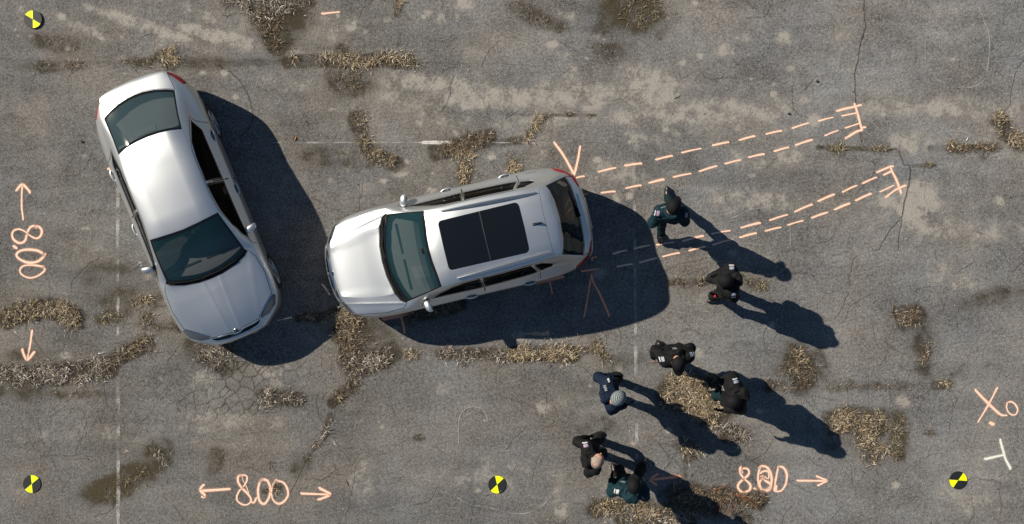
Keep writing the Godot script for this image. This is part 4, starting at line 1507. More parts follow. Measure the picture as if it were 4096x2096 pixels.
func beanie(o: Node3D, ht: Transform3D) -> void:
	var mb := MB.new()
	for i in 20:
		for j in 36:
			var q := []
			var qn := []
			for k in [[0, 0], [1, 0], [1, 1], [0, 1]]:
				var th: float = PI * 0.58 * (i + k[0]) / 20.0
				var ph: float = TAU * (j + k[1]) / 36.0
				var d := Vector3(sin(th) * cos(ph), cos(th), sin(th) * sin(ph))
				q.append(ht * (d * Vector3(0.106, 0.118, 0.122) + Vector3(0, 0.036, 0.01)))
				qn.append((ht.basis * d).normalized())
			mb.quad(q[0], q[1], q[2], q[3], qn[0], qn[1], qn[2], qn[3])
			# knitted bands run round a lozenge at the crown
			mb.tint(Color(0.2, 0.25, 0.26) if i % 3 != 2 else Color(0.012, 0.015, 0.02))
	put("beanie", mb, M.knit, o)


func grey_hair(o: Node3D, ht: Transform3D) -> void:
	var mb := MB.new()
	var r := RandomNumberGenerator.new()
	r.seed = 5
	for i in 14:
		for j in 40:
			var q := []
			var qn := []
			var mid := Vector3.ZERO
			for k in [[0, 0], [1, 0], [1, 1], [0, 1]]:
				var th: float = PI * 0.62 * (i + k[0]) / 14.0
				var ph: float = TAU * (j + k[1]) / 40.0
				var d := Vector3(sin(th) * cos(ph), cos(th), sin(th) * sin(ph))
				var rr := 1.0 + 0.03 * fine.get_noise_3d(d.x * 300, d.y * 300, d.z * 300)
				q.append(ht * (d * Vector3(0.089, 0.088, 0.11) * rr + Vector3(0, 0.033, 0.008)))
				qn.append((ht.basis * d).normalized())
				mid += d * 0.25
			if mid.z < -0.5 or (mid.y < 0.1 and mid.z < -0.1):
				continue   # forehead and face stay bare
			var thin := clampf(1.1 - Vector2(mid.x * 2.2, (mid.z - 0.42) * 2.6).length(), 0.0, 1.0) + clampf(-mid.z * 1.5 - absf(mid.x) * 1.2, 0.0, 1.0)
			var strand := fine.get_noise_3d(mid.x * 260.0, mid.y * 120.0, mid.z * 90.0) * 0.5 + 0.5
			var col := Color(0.16, 0.135, 0.11).lerp(Color(0.36, 0.31, 0.26), strand).lerp(Color(0.55, 0.3, 0.22), clampf(thin * 0.8 + (r.randf() - 0.5) * 0.35, 0.0, 0.9)) * (0.7 + 0.5 * r.randf())
			mb.quad(q[0], q[1], q[2], q[3], qn[0], qn[1], qn[2], qn[3])
			mb.tint(Color(col.r, col.g, col.b))
	put("hair", mb, M.hair, o)


func all_people() -> void:
	people_parts()
	var black: Material = M.cloth_black
	var teal: Material = M.cloth_teal
	# 1 striding up the picture behind the tall car
	var p := person("person in teal uniform jacket and black cap striding right behind the middle car", g(2648, 868), Vector2(0, -1), {
		"hip": [0.0, 0.0, 0.92], "chest": [-0.02, 0.02, 1.27], "head": [-0.03, 0.1, 1.6], "head_yaw": -0.5, "collar": 0.3, "twist": -0.12, "puff": 0.016, "hood": false,
		"hand_l": [-0.3, -0.04, 0.86], "hand_r": [0.3, 0.0, 0.84], "foot_l": [-0.04, -0.36, 0.03, 0.05, -0.35], "foot_r": [0.08, 0.33, 0.01, 0.0, 0.12], "jacket": teal, "trousers": M.cloth_teal_dark})
	cap(p[0], p[3], black, 0.07)
	words_on(p[1], p[2], "POLICIJA", Vector2(-0.17, -0.1), -0.35, 0.017, 1.2, M.print_white)
	sleeve(p, -1.0, M.print_mauve)
	sleeve(p, 1.0, M.print_mauve, false)
	# 2 facing left, feet apart
	p = person("person in black jacket facing left with feet apart and a red tag at the side", g(2858, 1150), Vector2(-1, 0), {
		"hip": [0.05, -0.02, 0.92], "chest": [0.13, -0.02, 1.27], "head": [0.14, 0.1, 1.57], "head_pitch": -0.45, "twist": 0.0, "puff": 0.02, "hood": true,
		"hand_l": [-0.13, 0.1, 0.95], "hand_r": [0.26, 0.22, 1.02], "foot_l": [-0.17, -0.04, 0.0, 0.45], "foot_r": [0.14, -0.02, 0.0, 0.0], "jacket": black, "trousers": M.cloth_dark, "glove": Color(0.02, 0.02, 0.022)})
	cap(p[0], p[3], black)
	words_on(p[1], p[2], "POLICIJA", Vector2(0.0, -0.18), 0.25, 0.017, 0.0, M.print_white)
	sleeve(p, -1.0, M.print_grey)
	sleeve(p, 1.0, M.print_grey)
	patch_on(p[1], "chest_badge", p[2], Vector2(0.13, -0.2), 0.0, Vector2(0.05, 0.06), M.print_teal)
	var tg := MB.new()
	ball(tg, rf([-0.12, 0.17, 1.0]), Vector3(0.024, 0.045, 0.02), Basis.IDENTITY, 10, 7)
	put("red_tag", tg, M.red_tag, p[0])
	# 3 bent forward, facing down the picture
	p = person("person in black jacket bending forward, uppermost of the five below the middle car's shadow", g(2662, 1400), Vector2(0.12, 1), {
		"hip": [-0.02, -0.02, 0.92], "chest": [0.0, 0.02, 1.26], "head": [0.02, 0.09, 1.56], "head_pitch": -0.35, "collar": 0.95, "twist": 0.1, "puff": 0.02, "hood": true,
		"hand_l": [-0.34, 0.08, 0.86], "hand_r": [0.36, 0.02, 0.86], "foot_l": [-0.17, 0.22, 0.0, 0.05], "foot_r": [0.12, -0.1, 0.0, -0.1], "jacket": black, "trousers": M.cloth_dark})
	cap(p[0], p[3], black, 0.1)
	words_on(p[1], p[2], "POLICIJA", Vector2(0.02, 0.13), 0.0, 0.017, -0.8, M.print_white)
	sleeve(p, -1.0, M.print_grey)
	sleeve(p, 1.0, M.print_grey)
	# 4 facing left on the edge of the straw clump, arm held forward
	p = person("person in black jacket and cap standing right of the big straw clump", g(2876, 1540), Vector2(-1, 0.22), {
		"hip": [0.0, 0.0, 0.92], "chest": [-0.02, -0.03, 1.27], "head": [-0.07, 0.08, 1.58], "head_yaw": 0.05, "head_pitch": -0.4, "twist": 0.0, "puff": 0.018, "hood": true,
		"hand_l": [-0.32, 0.16, 0.98], "hand_r": [0.26, 0.12, 0.9], "foot_l": [-0.06, 0.02, 0.0, 0.0], "foot_r": [0.15, 0.06, 0.0, 0.1], "jacket": black, "trousers": M.cloth_teal_dark, "glove": Color(0.02, 0.02, 0.022)})
	cap(p[0], p[3], black, 0.1)
	words_on(p[1], p[2], "POLICIJA", Vector2(0.1, -0.13), 0.05, 0.017, 0.0, M.print_white)
	sleeve(p, 1.0, M.print_grey)
	patch_on(p[1], "chest_badge", p[2], Vector2(0.06, -0.19), 0.0, Vector2(0.05, 0.05), M.print_teal)
	# 5 striped beanie, facing right
	p = person("person in navy jacket and grey striped beanie beside the white line", g(2430, 1545), Vector2(1, -0.2), {
		"hip": [0.0, -0.02, 0.92], "chest": [-0.03, -0.06, 1.27], "head": [0.02, 0.03, 1.58], "head_yaw": 0.5, "head_pitch": -0.35, "twist": 0.0, "puff": 0.016, "hood": true,
		"hand_l": [-0.3, 0.06, 0.95], "hand_r": [0.28, 0.17, 0.97], "foot_l": [-0.17, 0.06, 0.0, 0.1], "foot_r": [0.14, 0.04, 0.0, -0.1], "jacket": M.cloth_navy, "trousers": M.cloth_dark, "glove": Color(0.02, 0.02, 0.022)})
	beanie(p[0], p[3])
	words_on(p[1], p[2], "HH", Vector2(-0.16, 0.13), -0.1, 0.045, 0.0, M.print_white)
	patch_on(p[1], "shoulder_patch", p[2], Vector2(-0.265, 0.05), 1.4, Vector2(0.03, 0.065), M.print_white)
	# 6 bare-headed, grey hair
	p = person("person with bare head and thinning grey hair in a black jacket", g(2352, 1776), Vector2(1, -0.3), {
		"hip": [0.02, 0.0, 0.92], "chest": [0.0, -0.03, 1.27], "head": [0.02, 0.04, 1.6], "head_yaw": 0.75, "head_pitch": -0.1, "twist": 0.0, "puff": 0.014, "hood": true,
		"hand_l": [-0.3, 0.0, 0.86], "hand_r": [0.3, 0.02, 0.86], "foot_l": [-0.1, 0.12, 0.0, 0.1], "foot_r": [0.12, 0.05, 0.0, -0.1], "jacket": black, "trousers": M.cloth_dark})
	grey_hair(p[0], p[3])
	words_on(p[1], p[2], "POLICIJA", Vector2(-0.09, -0.15), 0.15, 0.017, 0.0, M.print_white)
	sleeve(p, -1.0, M.print_mauve)
	# 7 stepping over the shadow edge, facing up the picture
	p = person("person in teal jacket and black cap stepping forward beside the lowest grass strip", g(2494, 1892), Vector2(0.06, -1), {
		"hip": [0.02, 0.0, 0.92], "chest": [0.0, -0.03, 1.27], "head": [0.0, 0.09, 1.58], "head_yaw": 0.1, "head_pitch": -0.3, "twist": -0.05, "puff": 0.02, "hood": true,
		"hand_l": [-0.33, 0.05, 0.86], "hand_r": [0.28, 0.0, 0.86], "foot_l": [-0.14, -0.02, 0.0, 0.35], "foot_r": [0.3, 0.1, 0.04, -0.3, 0.15], "jacket": teal, "trousers": M.cloth_dark})
	cap(p[0], p[3], black, 0.07)
	words_on(p[1], p[2], "POLICIJA", Vector2(-0.15, -0.1), -0.05, 0.017, 0.0, M.print_white)
	sleeve(p, -1.0, M.print_white)


# ------------------------------------------------------------------ ground
const TW := 2048
const TH := 1046
const GW := 18.6
const GH := 9.5

# Patches of dry grass: [points along the patch, half-width, density, shade, height, label]; shade 0 straw, 1 brown, 2 bleached, 3 mossy
func grass_list() -> Array:
	return [
		[[[960, -25], [1060, -10], [1190, -15]], 75, 0.9, 2, 0.07, "broad bleached grass patch cut by the top edge of the picture"],
		[[[1030, 60], [1085, 120], [1090, 175]], 42, 0.8, 1, 0.05, "tongue of brown grass hanging below the broad top patch"],
		[[[1150, 245], [1300, 240], [1400, 245], [1540, 240], [1640, 245]], 27, 1.2, 0, 0.06, "long straw strip in the seam above the two cars"],
		[[[1360, 190], [1380, 220]], 20, 0.8, 1, 0.05, "small brown tuft on top of the long seam strip"],
		[[[1340, 310], [1400, 325], [1440, 330]], 48, 0.22, 1, 0.03, "dark mossy patch just below the long seam strip"],
		[[[1425, 475], [1450, 560], [1490, 615], [1585, 655]], 32, 1.1, 0, 0.06, "curved straw strip left above the middle car's bonnet"],
		[[[1745, 605], [1830, 590], [1900, 565], [1950, 550]], 38, 1.0, 1, 0.07, "spreading brown grass on the broken white line above the middle car"],
		[[[1850, 610], [1865, 660], [1855, 715]], 30, 1.0, 0, 0.06, "straw tongue running down to the middle car's roof side"],
		[[[1980, 570], [2100, 555], [2130, 520], [2155, 480], [2185, 462]], 16, 1.2, 0, 0.045, "narrow grass line in the bent crack above the middle car"],
		[[[2190, 458], [2380, 460]], 6, 1.0, 3, 0.03, "thin mossy grass line continuing the bent crack to the right"],
		[[[2050, 650], [2055, 690]], 22, 1.3, 0, 0.06, "lone upright tuft beside the middle car's rear side window"],
		[[[1582, -10], [1588, 55]], 16, 1.1, 0, 0.05, "little grass wedge at the top edge right of the orange dash"],
		[[[2065, 25], [2140, 70], [2240, 105]], 34, 0.35, 1, 0.03, "slanting mossy patch near the top centre"],
		[[[2440, 20], [2560, 30], [2600, 60]], 90, 0.18, 3, 0.03, "large dark mossy patch at the top right of centre"],
		[[[2385, 190], [2440, 215]], 22, 0.5, 1, 0.03, "small dark tuft below the large mossy patch"],
		[[[640, 235], [690, 215], [680, 260]], 30, 1.0, 0, 0.06, "tuft in the seam just above the left car's tail lamp"],
		[[[460, 255], [570, 255], [600, 240]], 18, 0.6, 3, 0.04, "thin mossy grass in the seam left of that tail-lamp tuft"],
		[[[265, 260], [350, 262]], 16, 0.6, 1, 0.04, "short grass run in the seam near the upper left disc"],
		[[[140, 275], [200, 268]], 15, 0.5, 1, 0.04, "tiny grass run at the left end of the top seam"],
		[[[150, 160], [210, 165], [300, 170]], 26, 0.15, 1, 0.03, "faint brown patch right below the upper left disc"],
		[[[25, 1270], [110, 1240], [190, 1225], [260, 1255], [305, 1270]], 40, 1.5, 0, 0.11, "tall straw heap under the left measurement arrow's number"],
		[[[0, 1490], [90, 1500], [200, 1495], [330, 1490], [430, 1475]], 42, 1.2, 2, 0.06, "long pale grass strip at the left edge"],
		[[[440, 1460], [500, 1410], [590, 1375]], 34, 1.2, 1, 0.06, "rising right end of the long pale strip, over the white line"],
		[[[400, 1272], [470, 1255]], 26, 0.9, 3, 0.05, "small mossy clump on the left white line"],
		[[[545, 1205], [600, 1195]], 24, 0.9, 0, 0.06, "small straw clump left of the left car's bonnet"],
		[[[570, 1250], [605, 1290]], 22, 0.5, 3, 0.04, "mossy bit beneath the small straw clump"],
		[[[690, 1270], [720, 1310]], 18, 0.9, 1, 0.06, "grass fringe tucked against the left car's front corner"],
		[[[790, 1390], [860, 1420], [900, 1450]], 58, 1.0, 2, 0.06, "pale clump in front of the left car's grille"],
		[[[1050, 1580], [1120, 1590], [1190, 1590]], 32, 1.1, 2, 0.06, "oval bleached clump below the left car's shadow"],
		[[[1375, 1320], [1400, 1390], [1420, 1440]], 50, 1.0, 1, 0.09, "brown upper part of the big clump below the middle car's bonnet"],
		[[[1420, 1460], [1490, 1440], [1560, 1410]], 48, 1.2, 2, 0.06, "bleached lower part of the big clump below the middle car's bonnet"],
		[[[1590, 1415], [1660, 1420]], 18, 0.8, 0, 0.05, "thin right tail of the big clump"],
		[[[1330, 1255], [1380, 1270], [1440, 1290]], 30, 1.4, 0, 0.08, "straw tuft poking out from the middle car's front corner"],
		[[[1200, 1270], [1290, 1265]], 20, 0.8, 1, 0.06, "shaded grass between the two cars"],
		[[[1640, 1255], [1740, 1245], [1830, 1215]], 30, 1.0, 1, 0.06, "shaded grass strip under the middle car's lower mirror"],
		[[[1760, 1410], [1900, 1415], [2010, 1420]], 24, 1.1, 2, 0.06, "pale left half of the strip along the middle car's shadow"],
		[[[2020, 1415], [2150, 1412], [2290, 1415]], 30, 1.5, 0, 0.07, "dense yellow right half of the strip along the middle car's shadow"],
		[[[2300, 1405], [2390, 1395]], 18, 0.8, 0, 0.05, "thin end of the yellow strip"],
		[[[2370, 1360], [2405, 1410], [2440, 1460]], 18, 1.1, 3, 0.05, "slanting mossy grass crossing the end of the yellow strip"],
		[[[1420, 1520], [1380, 1560], [1330, 1610]], 22, 1.1, 1, 0.05, "slanting grass line leaving the big clump downward"],
		[[[1318, 1660], [1305, 1700], [1295, 1745]], 12, 1.0, 2, 0.05, "little pale grass sliver in the long crack"],
		[[[1290, 1765], [1240, 1800], [1205, 1850]], 13, 0.6, 1, 0.03, "brown moss line at the lower end of the long crack"],
		[[[640, 1820], [665, 1840]], 26, 0.9, 2, 0.05, "small pale tuft at the top of the moss stain"],
		[[[450, 1970], [520, 1930], [600, 1880]], 45, 0.12, 3, 0.02, "sparse moss on the dark stain beside the left white line"],
		[[[2680, 1128], [2770, 1125], [2860, 1125]], 13, 1.0, 1, 0.04, "thin grass line left of the person with the red tag"],
		[[[2940, 1115], [2990, 1125], [3050, 1140]], 18, 1.0, 3, 0.05, "short grass line right of the person with the red tag"],
		[[[2700, 1570], [2770, 1565], [2850, 1590], [2860, 1640]], 68, 1.5, 0, 0.09, "big straw clump between the two shadows of standing people"],
		[[[2740, 1610], [2800, 1640], [2820, 1670]], 45, 1.2, 0, 0.08, "lower lobe of the big straw clump in a person's shadow"],
		[[[2725, 1780], [2770, 1805]], 34, 0.8, 0, 0.06, "straw tuft below the beanie wearer's shadow"],
		[[[2900, 1735], [2960, 1735]], 32, 1.1, 2, 0.08, "round pale tuft right of the beanie wearer's shadow tip"],
		[[[2380, 2040], [2450, 2020], [2560, 2035], [2660, 2060]], 34, 1.2, 0, 0.06, "mossy straw strip along the bottom edge under the stepping person"],
		[[[2480, 2075], [2640, 2085], [2760, 2080]], 26, 1.1, 2, 0.06, "pale fringe cut by the bottom edge"],
		[[[2690, 1990], [2770, 1990], [2830, 2010]], 58, 1.1, 1, 0.09, "dark grass tangle in the stepping person's shadow"],
		[[[2840, 1975], [2950, 1985], [3040, 2000]], 34, 1.1, 1, 0.1, "reddish dry weeds under the overwritten number"],
		[[[2930, 2030], [2990, 2080]], 22, 0.6, 1, 0.12, "thin reddish stalks reaching down to the bottom edge"],
		[[[3340, 1690], [3420, 1680], [3510, 1690]], 55, 1.3, 0, 0.07, "wide yellow patch at the tip of a long shadow, right side"],
		[[[3460, 1740], [3490, 1800]], 48, 0.9, 0, 0.06, "lower lobe of the wide yellow patch"],
		[[[3590, 1660], [3595, 1750], [3590, 1820]], 28, 0.8, 3, 0.05, "upright strip right of the wide yellow patch"],
		[[[3180, 1400], [3200, 1430]], 26, 0.9, 0, 0.06, "tuft at the top of the dark patch right of the standing people"],
		[[[3160, 1470], [3220, 1480], [3215, 1520]], 58, 0.4, 1, 0.05, "dark mossy patch right of the standing people"],
		[[[3070, 1545], [3140, 1540]], 24, 0.5, 1, 0.04, "low moss left of the dark patch"],
		[[[3610, 1255], [3670, 1265]], 38, 0.9, 1, 0.06, "brown patch near the right side, above the short crack"],
		[[[3680, 1350], [3700, 1400], [3690, 1450]], 20, 0.6, 1, 0.04, "moss running down from the right brown patch"],
		[[[3300, 1550], [3450, 1545], [3620, 1545]], 12, 0.4, 1, 0.03, "sparse moss along the seam at lower right"],
		[[[3740, 1540], [3790, 1535]], 20, 0.9, 0, 0.05, "straw tuft at the right end of the lower right seam"],
		[[[3270, 590], [3400, 592], [3560, 598]], 9, 1.1, 3, 0.035, "thin grass line under the upper end bracket"],
		[[[3335, 588], [3360, 585]], 17, 1.0, 3, 0.05, "star-shaped tuft on the thin line under the upper bracket"],
		[[[3720, 592], [3860, 590], [3980, 590]], 13, 1.1, 1, 0.05, "grass line leading to the right edge"],
		[[[3810, 585], [3840, 595]], 22, 1.0, 0, 0.06, "round tuft on the grass line near the right edge"],
		[[[3995, 480], [4020, 530], [4080, 570]], 34, 1.2, 0, 0.07, "large straw tuft at the right edge"],
		[[[3960, 590], [3930, 620]], 18, 1.0, 0, 0.05, "straw wisp below the right edge tuft"],
		[[[3650, 662], [3740, 658]], 7, 1.0, 3, 0.03, "short mossy line above the right sandy patch"],
		[[[2360, 2010], [2370, 2000]], 11, 0.7, 1, 0.03, "tiny brown sprig left of the stepping person"],
		[[[1668, 1745], [1685, 1748]], 14, 0.8, 1, 0.03, "tiny tuft above the lower middle disc"],
		[[[3700, 1725], [3735, 1730]], 13, 0.7, 1, 0.03, "tiny tuft below the lower right letter marks"],
		[[[1090, 1955], [1115, 1945]], 17, 0.9, 1, 0.05, "tuft growing through the last zero of the lower left number"],
		[[[1040, 1960], [1065, 1965]], 11, 0.8, 1, 0.03, "small tuft in the first zero of the lower left number"],
		[[[870, 1810], [860, 1880]], 22, 0.12, 1, 0.02, "faint brown moss above the lower left number"],
		[[[1080, 1855], [1090, 1870]], 13, 0.6, 1, 0.03, "small brown moss spot above the lower left number"],
		[[[200, 1572], [300, 1574]], 10, 0.5, 3, 0.02, "mossy streak below the long pale strip"],
	]


func dust_list() -> Array:   # [x, y, rx, ry, turn in degrees, strength]
	return [
		[480, 70, 170, 24, 20, 0.7], [640, 120, 210, 26, 21, 0.8], [900, 150, 240, 30, 14, 0.9], [760, 40, 200, 26, 18, 0.5], [1080, 190, 160, 28, 8, 0.7], [340, 110, 130, 24, 24, 0.5], [1230, 130, 90, 40, 0, 0.5],
		[1000, 80, 90, 60, 20, 0.6], [1150, 330, 120, 40, 10, 0.4], [1700, 330, 260, 40, 3, 0.75], [1600, 390, 180, 40, 8, 0.5], [1980, 390, 300, 50, 2, 0.85], [2300, 380, 320, 55, 2, 0.8], [2620, 345, 130, 70, 25, 1.1], [2660, 420, 60, 40, 0, 0.7],
		[1720, 470, 160, 30, 12, 0.5], [1950, 490, 200, 30, 0, 0.4], [2300, 480, 300, 26, 0, 0.6], [2600, 470, 260, 36, 0, 0.7], [2900, 440, 260, 50, 3, 0.75], [3150, 420, 150, 40, 0, 0.55], [3560, 430, 170, 46, 0, 0.55], [3780, 430, 120, 50, 0, 0.7], [3980, 440, 140, 46, 0, 0.5],
		[2560, 560, 90, 40, 0, 0.5], [2860, 530, 120, 30, 0, 0.35], [3000, 640, 110, 34, 5, 0.55], [3160, 625, 70, 40, 0, 0.7], [3640, 570, 90, 44, 0, 0.85], [3760, 575, 60, 40, 0, 0.5], [2450, 680, 180, 40, 0, 0.5], [2640, 720, 160, 40, 0, 0.45], [2930, 800, 120, 50, 10, 0.6], [3080, 800, 110, 40, 0, 0.6],
		[3660, 800, 105, 85, 10, 1.3], [3560, 800, 70, 60, 0, 1.0], [3700, 900, 120, 50, 0, 0.6], [3900, 930, 220, 40, -4, 0.55], [3500, 900, 150, 60, 0, 0.3], [3760, 1080, 60, 50, 0, 0.5], [3900, 1140, 90, 40, 30, 0.5], [3000, 750, 28, 22, 0, 0.6],
		[3130, 150, 34, 30, 0, 0.9], [2900, 205, 34, 36, 0, 0.8], [3350, 142, 18, 18, 0, 0.8], [2980, 150, 22, 20, 0, 0.5], [3160, 270, 20, 14, 0, 0.6], [3240, 270, 14, 12, 0, 0.7], [3400, 275, 16, 14, 0, 0.6], [1545, 75, 16, 14, 0, 0.9], [1633, 60, 12, 10, 0, 0.7], [1832, 58, 18, 16, 0, 0.9],
		[1328, 120, 20, 16, 0, 0.7], [1460, 124, 10, 9, 0, 0.8], [1640, 300, 22, 16, 0, 0.6], [2280, 285, 30, 30, 0, 0.7], [2560, 180, 20, 18, 0, 0.5], [2390, 145, 18, 14, 0, 0.6], [2250, 215, 50, 16, 10, 0.5], [2180, 120, 60, 30, 30, 0.5], [480, 235, 26, 20, 0, 0.7], [640, 160, 22, 26, 0, 0.7], [610, 40, 20, 16, 0, 0.6],
		[300, 1060, 60, 26, 0, 0.5], [420, 1010, 120, 40, 0, 0.25], [560, 1190, 60, 20, 0, 0.3], [900, 1500, 190, 46, 0, 0.5], [1000, 1560, 240, 60, 0, 0.4], [1100, 1480, 140, 40, 0, 0.5], [860, 1690, 190, 50, 0, 0.45], [1050, 1680, 120, 40, 0, 0.3], [300, 1730, 500, 40, 0, 0.3], [900, 1760, 400, 30, 0, 0.25],
		[1440, 1900, 60, 90, 0, 0.45], [1760, 1920, 250, 40, 0, 0.35], [1980, 1900, 160, 80, 0, 0.4], [2230, 1930, 40, 70, 0, 0.4], [2240, 2030, 36, 40, 0, 0.7], [1750, 1550, 60, 40, 0, 0.35], [2250, 1600, 60, 30, 0, 0.3], [2800, 1330, 90, 30, 0, 0.2], [3080, 1300, 18, 16, 0, 0.9], [2810, 1210, 24, 40, 0, 0.4],
		[3880, 2000, 140, 60, 10, 0.5], [3980, 1900, 120, 200, 0, 0.2], [3500, 1950, 300, 90, 0, 0.15], [60, 1330, 60, 60, 0, 0.3], [80, 1950, 60, 50, 0, 0.3], [2270, 60, 60, 20, 20, 0.5], [1180, 730, 60, 20, 0, 0.25], [1480, 740, 60, 24, 0, 0.25], [2030, 540, 80, 20, 0, 0.4], [1300, 60, 40, 30, 0, 0.4],
	]


func stain_list() -> Array:   # dark soil and moss: [x, y, rx, ry, turn, strength, moss 0..1]
	return [
		[430, 1960, 110, 60, -15, 0.95, 0.7], [530, 1900, 110, 60, -25, 0.8, 0.5], [620, 1830, 60, 70, 20, 0.7, 0.5], [660, 1790, 40, 50, 0, 0.5, 0.4], [860, 1840, 40, 70, 0, 0.5, 0.3], [2520, 40, 150, 90, 10, 0.8, 0.15], [2460, 100, 120, 60, 0, 0.5, 0.1], [2640, 60, 80, 60, 0, 0.45, 0.1],
		[1400, 330, 110, 60, 0, 0.6, 0.2], [1120, 60, 130, 110, 0, 0.85, 0.25], [1110, 140, 70, 90, 0, 0.9, 0.2], [1340, 620, 140, 50, 0, 0.5, 0.1], [1450, 630, 100, 60, 0, 0.4, 0.1], [220, 170, 120, 40, 10, 0.5, 0.1], [200, 265, 150, 24, 0, 0.5, 0.2], [700, 250, 300, 26, 0, 0.55, 0.2], [1000, 248, 250, 20, 0, 0.45, 0.15],
		[3210, 1470, 100, 110, 0, 0.75, 0.15], [3300, 1540, 320, 26, 0, 0.4, 0.1], [3690, 1400, 44, 120, 0, 0.6, 0.15], [3640, 1270, 70, 60, 0, 0.6, 0.15], [3950, 1190, 140, 40, -12, 0.5, 0.05], [3860, 1480, 160, 30, -4, 0.35, 0.05], [3590, 1740, 46, 120, 0, 0.6, 0.2], [3400, 1760, 120, 60, 0, 0.4, 0.1],
		[430, 1090, 160, 60, 0, 0.4, 0.2], [520, 1200, 160, 80, 0, 0.45, 0.4], [620, 1290, 90, 50, 0, 0.4, 0.4], [60, 1560, 120, 40, 0, 0.55, 0.3], [300, 1575, 160, 18, 0, 0.5, 0.6], [100, 1420, 120, 30, 0, 0.4, 0.3], [2390, 1700, 90, 40, 0, 0.45, 0.1], [2330, 1560, 80, 40, 0, 0.25, 0.1], [2480, 1440, 120, 40, 0, 0.3, 0.1],
		[2780, 1700, 60, 60, 0, 0.4, 0.2], [2740, 1840, 12, 90, 0, 0.4, 0.2], [2800, 2010, 130, 60, 0, 0.7, 0.2], [2550, 2030, 190, 40, 0, 0.7, 0.5], [3100, 700, 120, 20, 0, 0.2, 0.0], [2750, 720, 160, 20, 0, 0.25, 0.0], [1200, 1860, 40, 60, 40, 0.5, 0.3], [1480, 1330, 90, 60, 0, 0.45, 0.2], [950, 1510, 90, 70, 40, 0.35, 0.1],
		[2450, 200, 60, 34, 0, 0.45, 0.1], [2960, 1380, 60, 16, 0, 0.35, 0.2], [3300, 1700, 160, 50, 0, 0.3, 0.2], [3100, 1830, 120, 30, 0, 0.2, 0.1],
	]


func crack_list() -> Array:   # [width in texels, points]
	return [
		[2.0, [[3458, -10], [3465, 110], [3440, 200], [3420, 300], [3426, 420], [3440, 520], [3452, 578]]], [1.5, [[4100, 235], [4062, 300], [4042, 420], [4005, 462]]], [2.0, [[3560, 598], [3598, 604], [3620, 662], [3645, 662]]],
		[2.6, [[3640, 668], [3644, 700], [3630, 770], [3612, 860]]], [1.8, [[3612, 860], [3600, 930], [3596, 1000]]], [1.8, [[3610, 866], [3562, 920], [3528, 975], [3520, 1000], [3488, 1002]]], [1.0, [[3400, 1000], [3360, 1020], [3330, 1018]]], [1.2, [[3740, 1000], [3750, 1040]]], [1.0, [[3300, 1100], [3420, 1104], [3560, 1098]]],
		[2.0, [[862, 255], [890, 275], [925, 288], [960, 320], [992, 372], [1008, 430], [1012, 480], [990, 520], [955, 552]]], [1.4, [[925, 288], [955, 286]]], [1.3, [[1008, 480], [1040, 462]]], [1.2, [[1890, 350], [1935, 400], [1942, 430], [1955, 458]]], [1.2, [[1990, 410], [2017, 458], [2180, 459]]], [1.0, [[1770, 0], [1775, 40]]],
		[1.6, [[1060, 40], [1020, 90], [1090, 130]]], [1.8, [[1000, 30], [1060, 90], [1085, 140], [1110, 165]]], [1.5, [[1215, 60], [1270, 10]]], [1.3, [[1200, 45], [1262, 60], [1245, 85]]], [1.2, [[1425, 1860], [1412, 1960], [1400, 2000], [1410, 2040]]], [1.2, [[1400, 2020], [1382, 2090]]], [1.2, [[1385, 1820], [1410, 1860], [1425, 1840]]],
		[1.2, [[1892, 2030], [1884, 2096]]], [1.1, [[40, 1540], [150, 1640], [170, 1760], [215, 1850], [250, 1930]]], [1.3, [[2625, 1092], [2700, 1070], [2740, 1052], [2790, 1046], [2830, 1035]]], [1.3, [[2480, 1075], [2600, 1084]]], [1.0, [[2780, 1420], [2890, 1415], [2960, 1400]]], [1.0, [[3110, 1320], [3100, 1360], [3050, 1410], [2990, 1425]]],
		[1.4, [[1440, 1560], [1370, 1600], [1330, 1680], [1300, 1760], [1230, 1840], [1170, 1960], [1110, 2060]]], [1.3, [[990, 1866], [1020, 1880], [1050, 1890]]], [1.3, [[915, 2012], [940, 2030], [960, 2040]]], [1.2, [[1185, 2022], [1215, 2030], [1235, 2034]]], [1.3, [[900, 1985], [890, 2005]]], [1.0, [[300, 1600], [350, 1680], [345, 1760]]],
		[1.2, [[3660, 1850], [3740, 1815], [3790, 1830]]], [1.4, [[3330, 2076], [3365, 2030]]], [1.1, [[3800, 1720], [3815, 1640], [3850, 1560]]], [1.0, [[3475, 1500], [3480, 1620]]], [1.0, [[3560, 1640], [3565, 1560]]], [1.0, [[3410, 1870], [3415, 1960]]], [1.1, [[2030, 1450], [1990, 1480], [1985, 1530]]], [1.0, [[1840, 1460], [1835, 1500], [1870, 1560]]],
		[1.0, [[1320, 1960], [1360, 2096]]], [0.9, [[0, 236], [300, 250], [640, 252], [900, 250], [1150, 246]]], [0.9, [[1640, 250], [1900, 256], [2100, 262]]], [0.9, [[1050, 200], [1500, 190], [1900, 150]]], [1.0, [[1750, 160], [1790, 175], [1830, 150], [1810, 140], [1760, 155]]], [0.9, [[3700, 1400], [3860, 1370], [4096, 1340]]], [0.9, [[3560, 660], [3580, 690], [3555, 720]]],
		[0.9, [[3700, 1160], [3760, 1180], [3820, 1150], [3900, 1180], [3960, 1160]]], [0.8, [[0, 1110], [60, 1090], [110, 1110]]], [0.9, [[2100, 350], [2350, 372], [2600, 360]]], [1.1, [[2430, 190], [2450, 160], [2452, 130]]], [1.0, [[2440, 235], [2340, 225], [2150, 118], [2240, 110]]],
	]


func tx(px: float) -> float:
	return ((px - 2048.0) / K + GW * 0.5) / GW * TW


func ty(py: float) -> float:
	return ((py - 1048.0) / K + GH * 0.5) / GH * TH


